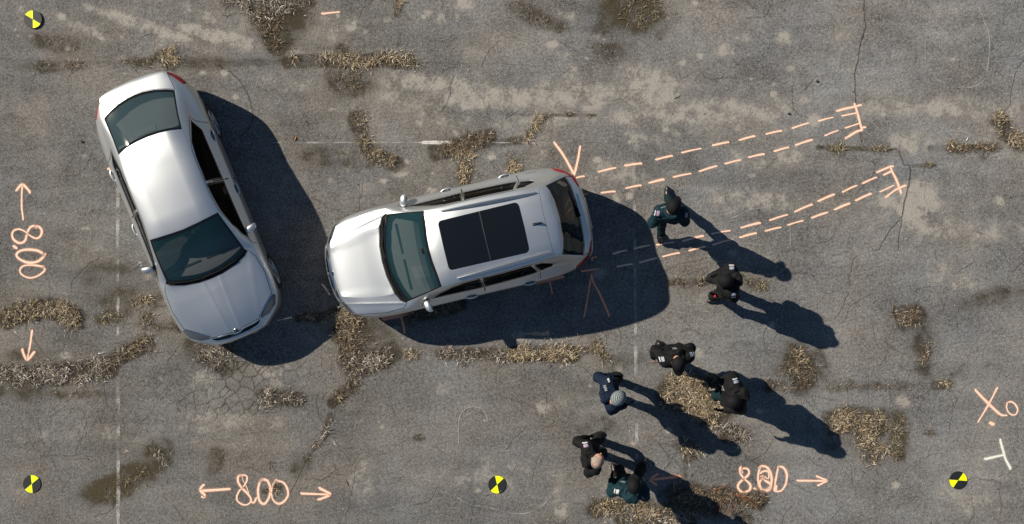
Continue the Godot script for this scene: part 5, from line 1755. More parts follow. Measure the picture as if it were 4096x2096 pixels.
func stamp(a: PackedFloat32Array, px: float, py: float, rx: float, ry: float, deg: float, s: float, soft := 1.0) -> void:
	var w := TW / 2
	var h := TH / 2
	var q := TW / GW / K * 0.5
	var cx := tx(px) * 0.5
	var cy := ty(py) * 0.5
	rx *= q
	ry *= q
	var co := cos(deg_to_rad(deg))
	var si := sin(deg_to_rad(deg))
	var r := maxf(rx, ry) * 1.5
	for y in range(maxi(0, int(cy - r)), mini(h, int(cy + r) + 1)):
		for x in range(maxi(0, int(cx - r)), mini(w, int(cx + r) + 1)):
			var dx := x - cx
			var dy := y - cy
			var d := Vector2((dx * co + dy * si) / rx, (-dx * si + dy * co) / ry).length()
			if d < 1.5:
				var v := s * smoothstep(1.5, 1.5 - soft, d)
				if v > a[y * w + x]:
					a[y * w + x] = v


func noise_bytes(seed_: int, freq: float, w: int, h: int, octaves := 3, kind := FastNoiseLite.TYPE_SIMPLEX_SMOOTH) -> PackedByteArray:
	var n := FastNoiseLite.new()
	n.seed = seed_
	n.noise_type = kind
	n.frequency = freq
	n.fractal_octaves = octaves
	if kind == FastNoiseLite.TYPE_CELLULAR:
		n.fractal_type = FastNoiseLite.FRACTAL_NONE
		n.cellular_return_type = FastNoiseLite.RETURN_DISTANCE2_SUB
		n.domain_warp_enabled = true
		n.domain_warp_amplitude = 14.0
		n.domain_warp_frequency = 0.03
	var im := n.get_image(w, h)
	im.convert(Image.FORMAT_L8)
	return im.get_data()


func wide_noise(seed_: int, freq: float, sx: int, sy: int, octaves := 3) -> PackedByteArray:
	# noise made small and enlarged, so that it may be drawn out in one direction
	var n := FastNoiseLite.new()
	n.seed = seed_
	n.frequency = freq
	n.fractal_octaves = octaves
	var im := n.get_image(TW / sx, TH / sy)
	im.convert(Image.FORMAT_L8)
	im.resize(TW, TH, Image.INTERPOLATE_CUBIC)
	return im.get_data()


func crack_line(im: PackedByteArray, pts: Array, wide: float, r: RandomNumberGenerator) -> void:
	for i in pts.size() - 1:
		var a := Vector2(tx(pts[i][0]), ty(pts[i][1]))
		var b := Vector2(tx(pts[i + 1][0]), ty(pts[i + 1][1]))
		var l := a.distance_to(b)
		var sd := (b - a).orthogonal() / maxf(l, 0.01)
		var n := maxi(2, int(l * 1.6))
		var off := 0.0
		for k in n + 1:
			var f := float(k) / n
			off += r.randf_range(-0.5, 0.5)
			off *= 0.93
			var p := a.lerp(b, f) + sd * off * 1.4 * sin(PI * clampf(f, 0.03, 0.97)) 
			var w := wide * r.randf_range(0.55, 1.1)
			var rr := int(ceil(w))
			for dy in range(-rr, rr + 1):
				for dx in range(-rr, rr + 1):
					var x := int(p.x) + dx
					var y := int(p.y) + dy
					if x < 0 or y < 0 or x >= TW or y >= TH:
						continue
					var d := Vector2(x + 0.5, y + 0.5).distance_to(p)
					var v := int(255.0 * clampf(w * 0.62 + 0.5 - d, 0.0, 1.0) * minf(1.0, 0.5 + wide * 0.28))
					if v > im[y * TW + x]:
						im[y * TW + x] = v


func ground() -> void:
	var t0 := Time.get_ticks_msec()
	var r := RandomNumberGenerator.new()
	r.seed = 77
	var hw := TW / 2
	var hh := TH / 2
	var dust := PackedFloat32Array()
	dust.resize(hw * hh)
	var soil := dust.duplicate()
	var moss := dust.duplicate()
	var alli := dust.duplicate()
	for d in dust_list():
		stamp(dust, d[0], d[1], d[2], d[3], d[4], d[5], 1.1)
	for k in 420:
		var y := r.randf_range(-60, 2150)
		var x := r.randf_range(-100, 4200)
		if y > 800 and r.randf() < 0.72:
			continue
		if x < 1300 and y > 250 and r.randf() < 0.6:
			continue
		var s := r.randf_range(4, 17) * (1.0 if r.randf() < 0.85 else 2.0)
		stamp(dust, x, y, s * r.randf_range(0.8, 1.6), s, 0, r.randf_range(0.5, 1.25), 1.1)
	for d in stain_list():
		stamp(soil, d[0], d[1], d[2], d[3], d[4], d[5] * 0.95, 1.0)
		stamp(moss, d[0], d[1], d[2], d[3], d[4], d[6], 1.0)
	for gr in grass_list():
		var pts: Array = gr[0]
		var strength := minf(0.74, 0.36 + 0.28 * float(gr[2])) * (0.7 if gr[1] < 20 else 1.0)
		for i in pts.size():
			var n := 1 if i == pts.size() - 1 else maxi(1, int(Vector2(pts[i][0], pts[i][1]).distance_to(Vector2(pts[i + 1][0], pts[i + 1][1])) / (float(gr[1]) * 0.5)))
			for k in n:
				var p := Vector2(pts[i][0], pts[i][1])
				if i < pts.size() - 1:
					p = p.lerp(Vector2(pts[i + 1][0], pts[i + 1][1]), float(k) / n)
				stamp(soil, p.x, p.y, float(gr[1]) * 1.05, float(gr[1]) * 1.05, 0, strength, 0.9)
				stamp(moss, p.x, p.y, float(gr[1]) * 1.05, float(gr[1]) * 1.05, 0, 0.5 if gr[3] == 3 else 0.1, 0.9)
	for d in [[950, 1480, 150, 120, 1.0], [900, 1600, 260, 90, 0.75], [700, 1520, 200, 80, 0.5], [1100, 1480, 160, 70, 0.7], [1000, 1340, 240, 80, 0.5], [900, 1700, 260, 60, 0.4], [3650, 1560, 200, 120, 0.5], [3900, 1230, 160, 80, 0.4], [3640, 1450, 120, 80, 0.4], [1130, 30, 120, 60, 0.4], [600, 1640, 560, 200, 0.42], [1300, 1500, 300, 160, 0.3], [3700, 1300, 400, 300, 0.3]]:
		stamp(alli, d[0], d[1], d[2], d[3], 0, d[4], 1.0)
	var cracks := PackedByteArray()
	cracks.resize(TW * TH)
	for c in crack_list():
		crack_line(cracks, c[1], float(c[0]) * 0.66, r)
	for k in 260:
		var p := Vector2(r.randf_range(-80, 4180), r.randf_range(-40, 2140))
		if p.y < 1050 and r.randf() < 0.5:
			p.y += 1000
		var a := r.randf() * TAU
		var pts := []
		for e in r.randi_range(3, 7):
			pts.append([p.x, p.y])
			a += r.randf_range(-0.6, 0.6)
			p += Vector2(cos(a), sin(a)) * r.randf_range(14, 42)
		crack_line(cracks, pts, r.randf_range(0.6, 1.0), r)
	var n_fine := noise_bytes(1, 0.4, TW, TH, 2)
	var n_mid := noise_bytes(2, 0.11, TW, TH, 3)
	var n_big := wide_noise(3, 0.02, 4, 4, 4)
	var n_soft := wide_noise(7, 0.05, 2, 2, 4)
	var n_hue := wide_noise(11, 0.018, 4, 4, 4)
	var n_streak := wide_noise(4, 0.06, 14, 2, 3)
	var n_cell := noise_bytes(5, 0.05, TW, TH, 1, FastNoiseLite.TYPE_CELLULAR)
	var lut := PackedByteArray()
	lut.resize(1025)
	for k in 1025:
		lut[k] = int(clampf(Color(k / 1024.0 * 0.6, 0, 0).linear_to_srgb().r * 255.0, 0, 255))
	var out := PackedByteArray()
	out.resize(TW * TH * 3)
	var bump := PackedByteArray()
	bump.resize(TW * TH)
	for y in TH:
		var my := mini(y >> 1, hh - 1) * hw
		var edge_y := minf(1.0, minf(y, TH - 1 - y) / 24.0)
		for x in TW:
			var o := y * TW + x
			var m := my + (x >> 1)
			var e := minf(edge_y, minf(x, TW - 1 - x) / 24.0)
			var nf := n_fine[o] / 255.0
			var nm := n_mid[o] / 255.0
			var nb := n_big[o] / 255.0
			var nsf := n_soft[o] / 255.0
			var st := n_streak[o] / 255.0
			var right := clampf((x - 700) / 1000.0, 0.0, 1.0) * e
			var v := ASPHALT * (1.0 + right * 0.2 + clampf((430.0 - y) / 400.0, 0.0, 1.0) * 0.1 * e) * (1.0 + (nb - 0.5) * 0.5 * e + (st - 0.5) * 0.26 * e + (nsf - 0.5) * (0.36 if y < 520 else 0.2) * e + (nm - 0.5) * 0.55 + (nf - 0.5) * 1.6)
			var hsh := (o * 1103515245 + (o >> 7) * 12345) & 0x7fffffff
			hsh = (hsh ^ (hsh >> 13)) * 1274126177 & 0x7fffffff
			v *= 1.0 + ((hsh & 255) / 255.0 - 0.5) * 0.5
			if (hsh >> 8) & 255 < 3:
				v += 0.13
			elif (hsh >> 8) & 255 > 250:
				v *= 0.45
			if nf > 0.72:
				v += (nf - 0.72) * 0.9
			var warm := (n_hue[o] / 255.0 - 0.5) * 0.2 * e
			var cr := v * (1.035 - right * 0.02 + warm * 0.6)
			var cg := v
			var cb := v * (0.965 + right * 0.03 - warm * 0.7)
			var d := dust[m] * e
			if d > 0.0:
				var veil := minf(d, 1.0) * (0.2 + 0.62 * nsf)
				cr += (0.255 * (0.8 + 0.4 * nf) - cr) * veil
				cg += (0.24 * (0.8 + 0.4 * nf) - cg) * veil
				cb += (0.22 * (0.8 + 0.4 * nf) - cb) * veil
				d = clampf((d * 0.85 + (nsf - 0.5) * 1.5 + (nm - 0.5) * 0.9 + (nf - 0.5) * 0.6 - 0.3) * 1.6, 0.0, 1.0) * minf(1.0, d * 1.6) * 0.85
				var k := 0.75 + 0.5 * nf
				cr += (0.335 * k - cr) * d
				cg += (0.316 * k - cg) * d
				cb += (0.288 * k - cb) * d
			var s := soil[m] * e
			if s > 0.0:
				s = clampf(s * 2.0 + (nsf - 0.5) * 1.5 + (nm - 0.5) * 1.1 + (nf - 0.5) * 1.5 - 0.45, 0.0, 1.0) * 0.9
				var g2 := moss[m]
				var k2 := 0.5 + 1.0 * nf
				cr += ((0.034 + 0.024 * g2) * k2 - cr) * s
				cg += ((0.027 + 0.019 * g2) * k2 - cg) * s
				cb += (0.0175 * k2 - cb) * s
			var c := cracks[o] / 255.0
			var al := alli[m]
			if al > 0.0:
				c = maxf(c, clampf(0.052 + 0.04 * al - n_cell[o] / 255.0, 0.0, 0.045) / 0.045 * al * 0.68)
			if c > 0.0:
				var q := 1.0 - c * 0.72
				cr *= q
				cg *= q * 0.98
				cb *= q * 0.96
			out[o * 3] = lut[int(clampf(cr, 0.0, 0.6) * 1706.6)]
			out[o * 3 + 1] = lut[int(clampf(cg, 0.0, 0.6) * 1706.6)]
			out[o * 3 + 2] = lut[int(clampf(cb, 0.0, 0.6) * 1706.6)]
			bump[o] = int(clampf(nf * 130.0 + nm * 22.0 + 60.0 - c * 150.0, 0.0, 255.0))
	var im := Image.create_from_data(TW, TH, false, Image.FORMAT_RGB8, out)
	var bm := Image.create_from_data(TW, TH, false, Image.FORMAT_L8, bump)
	bm.convert(Image.FORMAT_RGBA8)
	bm.bump_map_to_normal_map(BUMP)
	var near := StandardMaterial3D.new()
	near.resource_name = "asphalt"
	near.albedo_texture = ImageTexture.create_from_image(im)
	near.normal_enabled = true
	near.normal_texture = ImageTexture.create_from_image(bm)
	near.roughness = 0.93
	near.metallic_specular = 0.3
	# the lot beyond: the same asphalt, repeated
	var T := 1024
	var fo := PackedByteArray()
	fo.resize(T * T * 3)
	var big := FastNoiseLite.new()
	big.seed = 9
	big.frequency = 0.012
	big.fractal_octaves = 4
	var bi := big.get_seamless_image(T, T)
	bi.convert(Image.FORMAT_L8)
	var bd := bi.get_data()
	for o in T * T:
		var nf := n_fine[(o / T) * TW + o % T] / 255.0
		var nm := n_mid[(o / T) * TW + o % T] / 255.0
		var v := ASPHALT * (1.0 + (bd[o] / 255.0 - 0.5) * 0.45 + (nm - 0.5) * 0.55 + (nf - 0.5) * 1.6) + (maxf(0.0, nf - 0.74)) * 0.55
		fo[o * 3] = lut[int(clampf(v * 1.04, 0.0, 0.6) * 1706.6)]
		fo[o * 3 + 1] = lut[int(clampf(v, 0.0, 0.6) * 1706.6)]
		fo[o * 3 + 2] = lut[int(clampf(v * 0.955, 0.0, 0.6) * 1706.6)]
	var far := StandardMaterial3D.new()
	far.resource_name = "asphalt_beyond"
	far.albedo_texture = ImageTexture.create_from_image(Image.create_from_data(T, T, false, Image.FORMAT_RGB8, fo))
	far.roughness = 0.93
	far.metallic_specular = 0.3
	var mesh := ArrayMesh.new()
	var X := [-220.0, -GW * 0.5, GW * 0.5, 220.0]
	var Z := [-220.0, -GH * 0.5, GH * 0.5, 220.0]
	for pass_ in 2:
		var st := SurfaceTool.new()
		st.begin(Mesh.PRIMITIVE_TRIANGLES)
		for i in 3:
			for j in 3:
				if (i == 1 and j == 1) != (pass_ == 0):
					continue
				var q := [Vector2(X[i], Z[j]), Vector2(X[i + 1], Z[j]), Vector2(X[i + 1], Z[j + 1]), Vector2(X[i], Z[j + 1])]
				for k in [0, 1, 2, 0, 2, 3]:
					var p: Vector2 = q[k]
					st.set_normal(Vector3.UP)
					st.set_uv(Vector2(p.x / GW + 0.5, p.y / GH + 0.5) if pass_ == 0 else p / 9.3)
					st.add_vertex(Vector3(p.x, 0, p.y))
		if pass_ == 0:
			st.generate_tangents()
		st.commit(mesh)
	mesh.surface_set_material(0, near)
	mesh.surface_set_material(1, far)
	var o := MeshInstance3D.new()
	o.name = "ground"
	o.mesh = mesh
	add_child(o)
	o.set_meta("kind", "structure")
	o.set_meta("label", "cracked grey asphalt ground with dusty and mossy patches")
	o.set_meta("category", "ground")
	print("ground ", Time.get_ticks_msec() - t0)


# ------------------------------------------------------------------ paint on the ground
var mark_layer := 0

func stroke_mats() -> void:
	# one worn paint edge, in several colours, one orange deepened for marks in shade: opaque core, speckled edge
	for e in [["spray", 0.5, 0.6, Color(0.95, 0.49, 0.36), Color(1.0, 0.73, 0.56)], ["spray_shaded", 0.5, 0.6, Color(0.98, 0.3, 0.17), Color(1.0, 0.46, 0.3)], ["spray_white", 0.5, 0.6, Color(0.6, 0.6, 0.55), Color(0.85, 0.85, 0.78)], ["line_white", 0.85, 1.28, Color(0.5, 0.5, 0.48)], ["chalk", 0.6, 1.14, Color(0.36, 0.36, 0.345)], ["worn_white", 0.8, 0.95, Color(0.62, 0.62, 0.6)]]:
		var long: bool = not String(e[0]).begins_with("spray")
		var w := 2048 if long else 512
		var h := 32
		var n := FastNoiseLite.new()
		n.seed = 31
		n.frequency = 0.16 if not String(e[0]).begins_with("spray") else 0.25
		n.fractal_octaves = 3
		var n2 := FastNoiseLite.new()
		n2.seed = 32
		n2.frequency = 0.011
		var im := Image.create(w, h, false, Image.FORMAT_RGBA8)
		var col: Color = e[3]
		var s := col.linear_to_srgb()
		for y in h:
			var v := absf((y + 0.5) / h * 2.0 - 1.0)
			for x in w:
				var body := smoothstep(1.0, e[1], v)
				var nn := n.get_noise_2d(x, y) * 0.5 + 0.5
				var n3 := n2.get_noise_2d(x * 0.7, y * 0.3) * 0.5 + 0.5
				var al: float
				if String(e[0]).begins_with("spray"):
					al = clampf(body * 1.25 - (1.0 - nn) * 0.95 * (0.3 + v * 0.9), 0.0, 1.0)
				else:
					al = clampf((nn * 0.9 + n3 * 0.9 - float(e[2]) * 0.72) * 4.0, 0.0, 1.0) * body
				var ink := s
				if String(e[0]).begins_with("spray"):
					# thick paint down the middle, a thin mist of it to either side
					al = clampf(smoothstep(0.62, 0.3, v) * 1.3 - (1.0 - nn) * 0.85, 0.0, 1.0)
					al = maxf(al, pow(maxf(0.0, 1.0 - v), 1.3) * 0.75 * clampf(nn * 1.7 - 0.15, 0.0, 1.0))
					ink = s.lerp((e[4] as Color).linear_to_srgb(), smoothstep(0.6, 0.15, v))
				im.set_pixel(x, y, Color(ink.r, ink.g, ink.b, al))
		var m := StandardMaterial3D.new()
		m.resource_name = e[0]
		m.albedo_texture = ImageTexture.create_from_image(im)
		m.transparency = BaseMaterial3D.TRANSPARENCY_ALPHA
		m.roughness = 0.85
		m.set_meta("span", 6.0 if long else 1.4)
		M[e[0]] = m


func stroke(parent: Node, called: String, pts: Array, wide: float, m: Material, smooth := true) -> MeshInstance3D:
	# a painted stroke along picture points; wide in picture units
	var c := Curve2D.new()
	for i in pts.size():
		var p := g(pts[i][0], pts[i][1])
		var t := Vector2.ZERO
		if smooth and i > 0 and i < pts.size() - 1:
			var a := g(pts[i - 1][0], pts[i - 1][1])
			var b := g(pts[i + 1][0], pts[i + 1][1])
			t = Vector2(b.x - a.x, b.z - a.z) / 6.0
		c.add_point(Vector2(p.x, p.z), -t, t)
	c.bake_interval = 0.03
	var path := c.get_baked_points()
	if path.size() < 2:
		path = PackedVector2Array([path[0] - Vector2(0.01, 0), path[0] + Vector2(0.01, 0)])
	var hw := wide / K * (1.0 if m == M.spray or m == M.spray_shaded or m == M.spray_white else 0.5)
	# round the ends by carrying the strip on by half its width
	var d0 := (path[0] - path[1]).normalized() * hw * 0.6
	path.insert(0, path[0] + d0)
	var n := path.size()
	path.append(path[n - 1] + (path[n - 1] - path[n - 2]).normalized() * hw * 0.6)
	n += 1
	mark_layer = (mark_layer + 1) % 6
	var y := 0.004 + mark_layer * 0.0004
	var st := SurfaceTool.new()
	st.begin(Mesh.PRIMITIVE_TRIANGLES)
	var u := rng.randf() * 3.0
	var swell := 0.0
	var L := []
	for i in n:
		var d := (path[mini(i + 1, n - 1)] - path[maxi(i - 1, 0)]).normalized()
		swell = clampf(swell + rng.randf_range(-0.09, 0.09), -0.28, 0.28)
		var sd := Vector2(-d.y, d.x) * hw * (1.0 + swell)
		if i == 0 or i == n - 1:
			sd *= 0.45
		if i > 0:
			u += path[i].distance_to(path[i - 1]) / float(m.get_meta("span"))
		L.append([path[i] + sd, path[i] - sd, u])
	for i in n - 1:
		var q := [[L[i][0], L[i][2], 0.0], [L[i][1], L[i][2], 1.0], [L[i + 1][1], L[i + 1][2], 1.0], [L[i + 1][0], L[i + 1][2], 0.0]]
		for k in [0, 1, 2, 0, 2, 3]:
			st.set_normal(Vector3.UP)
			st.set_uv(Vector2(q[k][1], q[k][2]))
			st.add_vertex(Vector3(q[k][0].x, y, q[k][0].y))
	var o := MeshInstance3D.new()
	o.name = called
	o.mesh = st.commit()
	o.material_override = m
	(parent if parent else self).add_child(o, true)
	return o


func conv(ox: float, oy: float, sc: float, pts: Array) -> Array:
	var out := []
	for p in pts:
		out.append([ox + p[0] / sc, oy + p[1] / sc])
	return out


func mark(called: String, label: String, ox: float, oy: float, sc: float, wide: float, m: Material, strokes: Array, group := "") -> Node3D:
	var o := thing(called, label, "painted mark", Vector3.ZERO, 0.0, group)
	for s in strokes:
		stroke(o, s[0], conv(ox, oy, sc, s[1]), s[2] if s.size() > 2 else wide, m)
	return o


func all_marks() -> void:
	stroke_mats()
	var sp: Material = M.spray
	var sp_shade: Material = M.spray_shaded  # same orange paint, with the shade on these marks put into its colour
	var gd := "orange distance marks sprayed on the asphalt"
	mark("painted_arrow", "orange sprayed arrow at the left edge pointing up the picture", 20, 720, 3.295, 10, sp, [["shaft", [[230, 80], [222, 200], [222, 360], [242, 515]]], ["head", [[155, 137], [232, 60], [330, 160]]]], gd)
	mark("painted_number", "orange sprayed 8.00 written sideways at the left edge", 20, 720, 3.295, 10, sp, [
		["digit", [[415, 628], [375, 605], [330, 630], [297, 690], [270, 790], [230, 825], [180, 828], [120, 790], [95, 730], [115, 670], [180, 648], [240, 665], [297, 705], [350, 745], [410, 770], [460, 750], [485, 700], [480, 650], [445, 615], [400, 612]]],
		["dot", [[125, 882], [145, 888]], 14],
		["digit", [[525, 985], [440, 935], [340, 918], [230, 925], [165, 960], [155, 1000], [190, 1040], [270, 1080], [350, 1090], [440, 1070], [500, 1020], [528, 975]]],
		["digit", [[512, 1150], [440, 1130], [330, 1120], [240, 1135], [200, 1180], [205, 1225], [250, 1265], [330, 1290], [420, 1270], [490, 1225], [525, 1185], [505, 1142]]]], gd)
	mark("painted_arrow", "orange sprayed arrow at the left edge pointing down the picture", 0, 1100, 1.323, 10, sp, [["shaft", [[170, 295], [160, 370], [145, 440]]], ["head", [[118, 395], [143, 448], [180, 408]]]], gd)
	mark("painted_arrow", "orange sprayed arrow pointing left, before the lower left 8.00", 760, 1860, 4.293, 10, sp, [["shaft", [[680, 410], [480, 425], [200, 442]]], ["head", [[235, 340], [178, 425], [262, 530], [215, 550]]]], gd)
	mark("painted_number", "orange sprayed 8.00 at lower left with grass in its zeros", 760, 1860, 4.293, 9, sp, [
		["digit", [[880, 180], [830, 195], [828, 290], [890, 390], [980, 480], [1040, 560], [1045, 630], [980, 680], [900, 675], [820, 620], [805, 540], [850, 440], [900, 390], [970, 290], [980, 200], [940, 175], [870, 170]]],
		["loop", [[900, 185], [910, 260], [960, 350], [1010, 480]], 4], ["dot", [[1068, 642], [1105, 640], [1135, 570]]],
		["digit", [[1240, 245], [1190, 320], [1170, 450], [1190, 600], [1250, 665], [1310, 640], [1370, 520], [1375, 380], [1330, 270], [1240, 248], [1215, 280]]],
		["digit", [[1470, 265], [1420, 350], [1400, 480], [1430, 600], [1520, 665], [1620, 620], [1685, 510], [1665, 390], [1600, 300], [1480, 262]]]], gd)
	mark("painted_arrow", "orange sprayed arrow pointing right, after the lower left 8.00", 760, 1860, 4.293, 11, sp, [["shaft", [[1920, 490], [2100, 495], [2400, 508]]], ["head", [[2235, 405], [2330, 450], [2412, 505], [2300, 560], [2220, 590]], 14]], gd)
	mark("painted_number", "orange sprayed 8.00 at lower right with its middle digit overwritten", 2880, 1820, 5.367, 9, sp, [
		["digit", [[480, 378], [465, 320], [520, 285], [590, 300], [625, 360], [600, 430], [520, 505], [430, 580], [380, 660], [400, 730], [470, 790], [550, 795], [630, 750], [655, 680], [630, 610], [520, 510], [440, 400], [430, 300], [440, 262]]],
		["dot", [[745, 722], [768, 722]], 11],
		["digit", [[870, 260], [830, 360], [815, 500], [825, 640], [870, 730], [960, 775], [1060, 740], [1100, 620], [1105, 480], [1070, 350], [1000, 260], [900, 238], [850, 275]]],
		["overwriting", [[870, 400], [900, 360], [1030, 350], [1040, 510], [960, 470], [870, 440], [960, 540], [1080, 620], [1080, 690], [1000, 750], [900, 730], [850, 640], [860, 560], [960, 470]]],
		["digit", [[1250, 255], [1220, 400], [1190, 560], [1170, 700], [1165, 770], [1260, 780], [1340, 740], [1410, 620], [1435, 460], [1410, 340], [1340, 260], [1250, 252]]], ["blot", [[1195, 680], [1190, 750]], 13]], gd)
	mark("painted_arrow", "orange sprayed arrow pointing right, after the overwritten number", 2880, 1820, 5.367, 10, sp, [["shaft", [[1670, 550], [2280, 555]]], ["head", [[2080, 460], [2200, 505], [2300, 550], [2210, 600], [2110, 650]]]], gd)
	mark("painted_arrow", "orange sprayed arrow pointing left, in the shadow beside the stepping person", 2300, 1300, 1.656, 12, sp_shade, [["shaft", [[690, 1003], [505, 1025]]], ["head", [[545, 988], [500, 1025], [537, 1055]]]], gd)
	mark("painted_letters", "orange sprayed X and small o at the right edge", 3860, 1500, 3.139, 9, sp, [["cross", [[130, 190], [215, 280], [300, 365], [440, 492], [515, 505]], 10], ["cross", [[400, 165], [300, 360], [165, 585]]], ["dot", [[328, 610], [342, 610]], 17], ["ring", [[535, 345], [580, 335], [630, 370], [660, 430], [640, 490], [590, 500], [540, 460], [520, 400], [532, 348]]]], gd)
	mark("painted_letter", "white sprayed T lying on its side at the right edge", 3860, 1500, 3.139, 11, M.spray_white, [["stroke", [[440, 815], [480, 960], [510, 1060], [570, 1170]]], ["stroke", [[480, 1002], [255, 1055]]]])
	mark("painted_v", "orange sprayed V at the middle car's upper tail lamp", 2180, 540, 5.07, 10, sp, [["stroke", [[190, 160], [340, 360], [460, 560], [590, 805]]], ["stroke", [[710, 240], [680, 430], [640, 620], [590, 812]]]])
	mark("painted_v", "orange sprayed upside-down V in the middle car's shadow", 2240, 980, 4.12, 9, sp_shade, [["stroke", [[515, 490], [480, 720], [400, 1180]]], ["stroke", [[517, 500], [560, 630], [660, 820], [812, 1162]]]])
	mark("painted_bar", "short orange bar above the upside-down V", 2240, 980, 4.12, 9, sp_shade, [["stroke", [[360, 432], [500, 412], [625, 395]]]])
	mark("painted_tick", "small orange tick right behind the middle car's lower tail lamp", 2240, 980, 4.12, 8, sp_shade, [["stroke", [[530, 245], [528, 215], [595, 195]]]])
	mark("painted_tick", "small orange dab in the shadow behind the middle car's upper tail lamp", 2180, 540, 5.07, 8, sp_shade, [["stroke", [[770, 1215], [850, 1195]]]])
	mark("painted_wheel_mark", "orange T at the middle car's rear wheel", 1820, 640, 2.535, 14, sp_shade, [["bar", [[815, 1246], [1085, 1182]]], ["stem", [[958, 1215], [985, 1350]], 8]])
	mark("painted_wheel_mark", "orange T at the middle car's front wheel, by the lower mirror", 1240, 620, 1.781, 17, sp_shade, [["bar", [[528, 1168], [650, 1143], [722, 1122]]], ["stem", [[648, 1142], [675, 1262]], 10]])
	mark("painted_tick", "small orange dab at the left car's rear wheel", 0, 0, 1.0, 12, sp, [["stroke", [[436, 676], [450, 668]]]])
	mark("painted_tick", "small orange dab at the left car's front wheel", 0, 0, 1.0, 12, sp, [["stroke", [[664, 1206], [674, 1212]]]])
	mark("painted_bar", "short orange dash at the top of the picture right of the bleached grass", 0, 0, 1.0, 9, sp, [["stroke", [[1290, 55], [1356, 48]]]])
	mark("painted_bracket", "upper orange bracket closing the dashed wheel tracks", 3280, 390, 2.995, 9, sp, [["stroke", [[205, 162], [300, 135], [410, 112], [485, 90]]], ["stroke", [[412, 80], [440, 160], [490, 350], [500, 392]]], ["stroke", [[265, 220], [430, 186]], 7], ["stroke", [[305, 365], [465, 312]], 7], ["stroke", [[310, 490], [420, 418], [500, 388]]], ["dot", [[515, 362], [538, 355]]]])
	mark("painted_bracket", "lower orange bracket closing the dashed wheel tracks", 3280, 390, 2.995, 9, sp, [["stroke", [[685, 895], [830, 832], [872, 822]]], ["stroke", [[840, 830], [870, 900], [920, 1000], [970, 1140]]], ["stroke", [[765, 927], [845, 887]], 8], ["stroke", [[720, 1130], [880, 1055]], 7], ["stroke", [[790, 1195], [900, 1110], [1020, 1055]]]])
	var tracks := [
		["topmost of the four dashed orange wheel tracks", 2300.0, 380.0, 2.147, [[0, 715, 75, 697], [205, 660, 345, 625], [430, 607, 568, 587], [697, 555, 832, 522], [920, 495, 1078, 460], [1185, 433, 1315, 405], [1415, 387, 1540, 353], [1645, 335, 1770, 307], [1870, 285, 2000, 242], [2095, 223, 2210, 193]]],
		["second from the top of the four dashed orange wheel tracks", 2300.0, 380.0, 2.147, [[230, 840, 340, 828], [440, 800, 563, 775], [640, 755, 760, 725], [848, 705, 990, 675], [1072, 655, 1213, 610], [1293, 590, 1417, 558], [1495, 535, 1620, 507], [1715, 483, 1830, 450], [1898, 430, 2033, 385], [2150, 348, 2255, 305]]],
		["third from the top of the four dashed orange wheel tracks, through the striding person's legs", 2300.0, 640.0, 1.84, [[285, 690, 375, 665], [440, 652, 545, 628], [605, 625, 725, 605], [795, 597, 940, 558], [1010, 543, 1138, 520], [1225, 498, 1360, 462], [1437, 443, 1560, 403], [1620, 380, 1743, 327], [1792, 303, 1905, 253], [1972, 235, 2070, 188], [2118, 172, 2215, 128]]],
		["lowest of the four dashed orange wheel tracks", 2300.0, 640.0, 1.84, [[315, 785, 420, 766], [480, 755, 597, 722], [650, 710, 765, 683], [843, 667, 957, 637], [1018, 623, 1152, 585], [1215, 570, 1330, 538], [1405, 522, 1512, 495], [1570, 478, 1675, 447], [1745, 425, 1855, 386], [1912, 365, 2017, 320], [2068, 298, 2175, 248]]]]
	for t in tracks:
		var o := thing("dashed_track", t[0], "painted line", Vector3.ZERO, 0.0, "dashed wheel tracks")
		for d in t[4]:
			stroke(o, "dash", conv(t[1], t[2], t[3], [[d[0], d[1]], [d[0] * 0.5 + d[2] * 0.5, d[1] * 0.5 + d[3] * 0.5 - 2.0], [d[2], d[3]]]), 8.5, sp)
	# old white lines and chalk
	var lw: Material = M.line_white
	var o1 := stroke(null, "parking_line", [[472, 700], [472, 1100], [473, 1500], [474, 2140]], 14, lw)
	tag(o1, "worn white line running down beside the left car", "painted line")
	var o2 := stroke(null, "parking_line", [[2536, 640], [2540, 1100], [2544, 1500], [2548, 1830]], 15, lw)
	tag(o2, "worn white line running past the people's left side", "painted line")
	var o3 := stroke(null, "parking_line", [[1690, 570], [1805, 570]], 14, M.worn_white)
	tag(o3, "short bright remains of a white line above the middle car's bonnet", "painted line")
	var o4 := stroke(null, "parking_line", [[950, 572], [1400, 570], [1680, 570], [2100, 571], [2260, 570]], 6, lw)
	tag(o4, "faint white line running across above the middle car", "painted line")
	var ch: Material = M.chalk
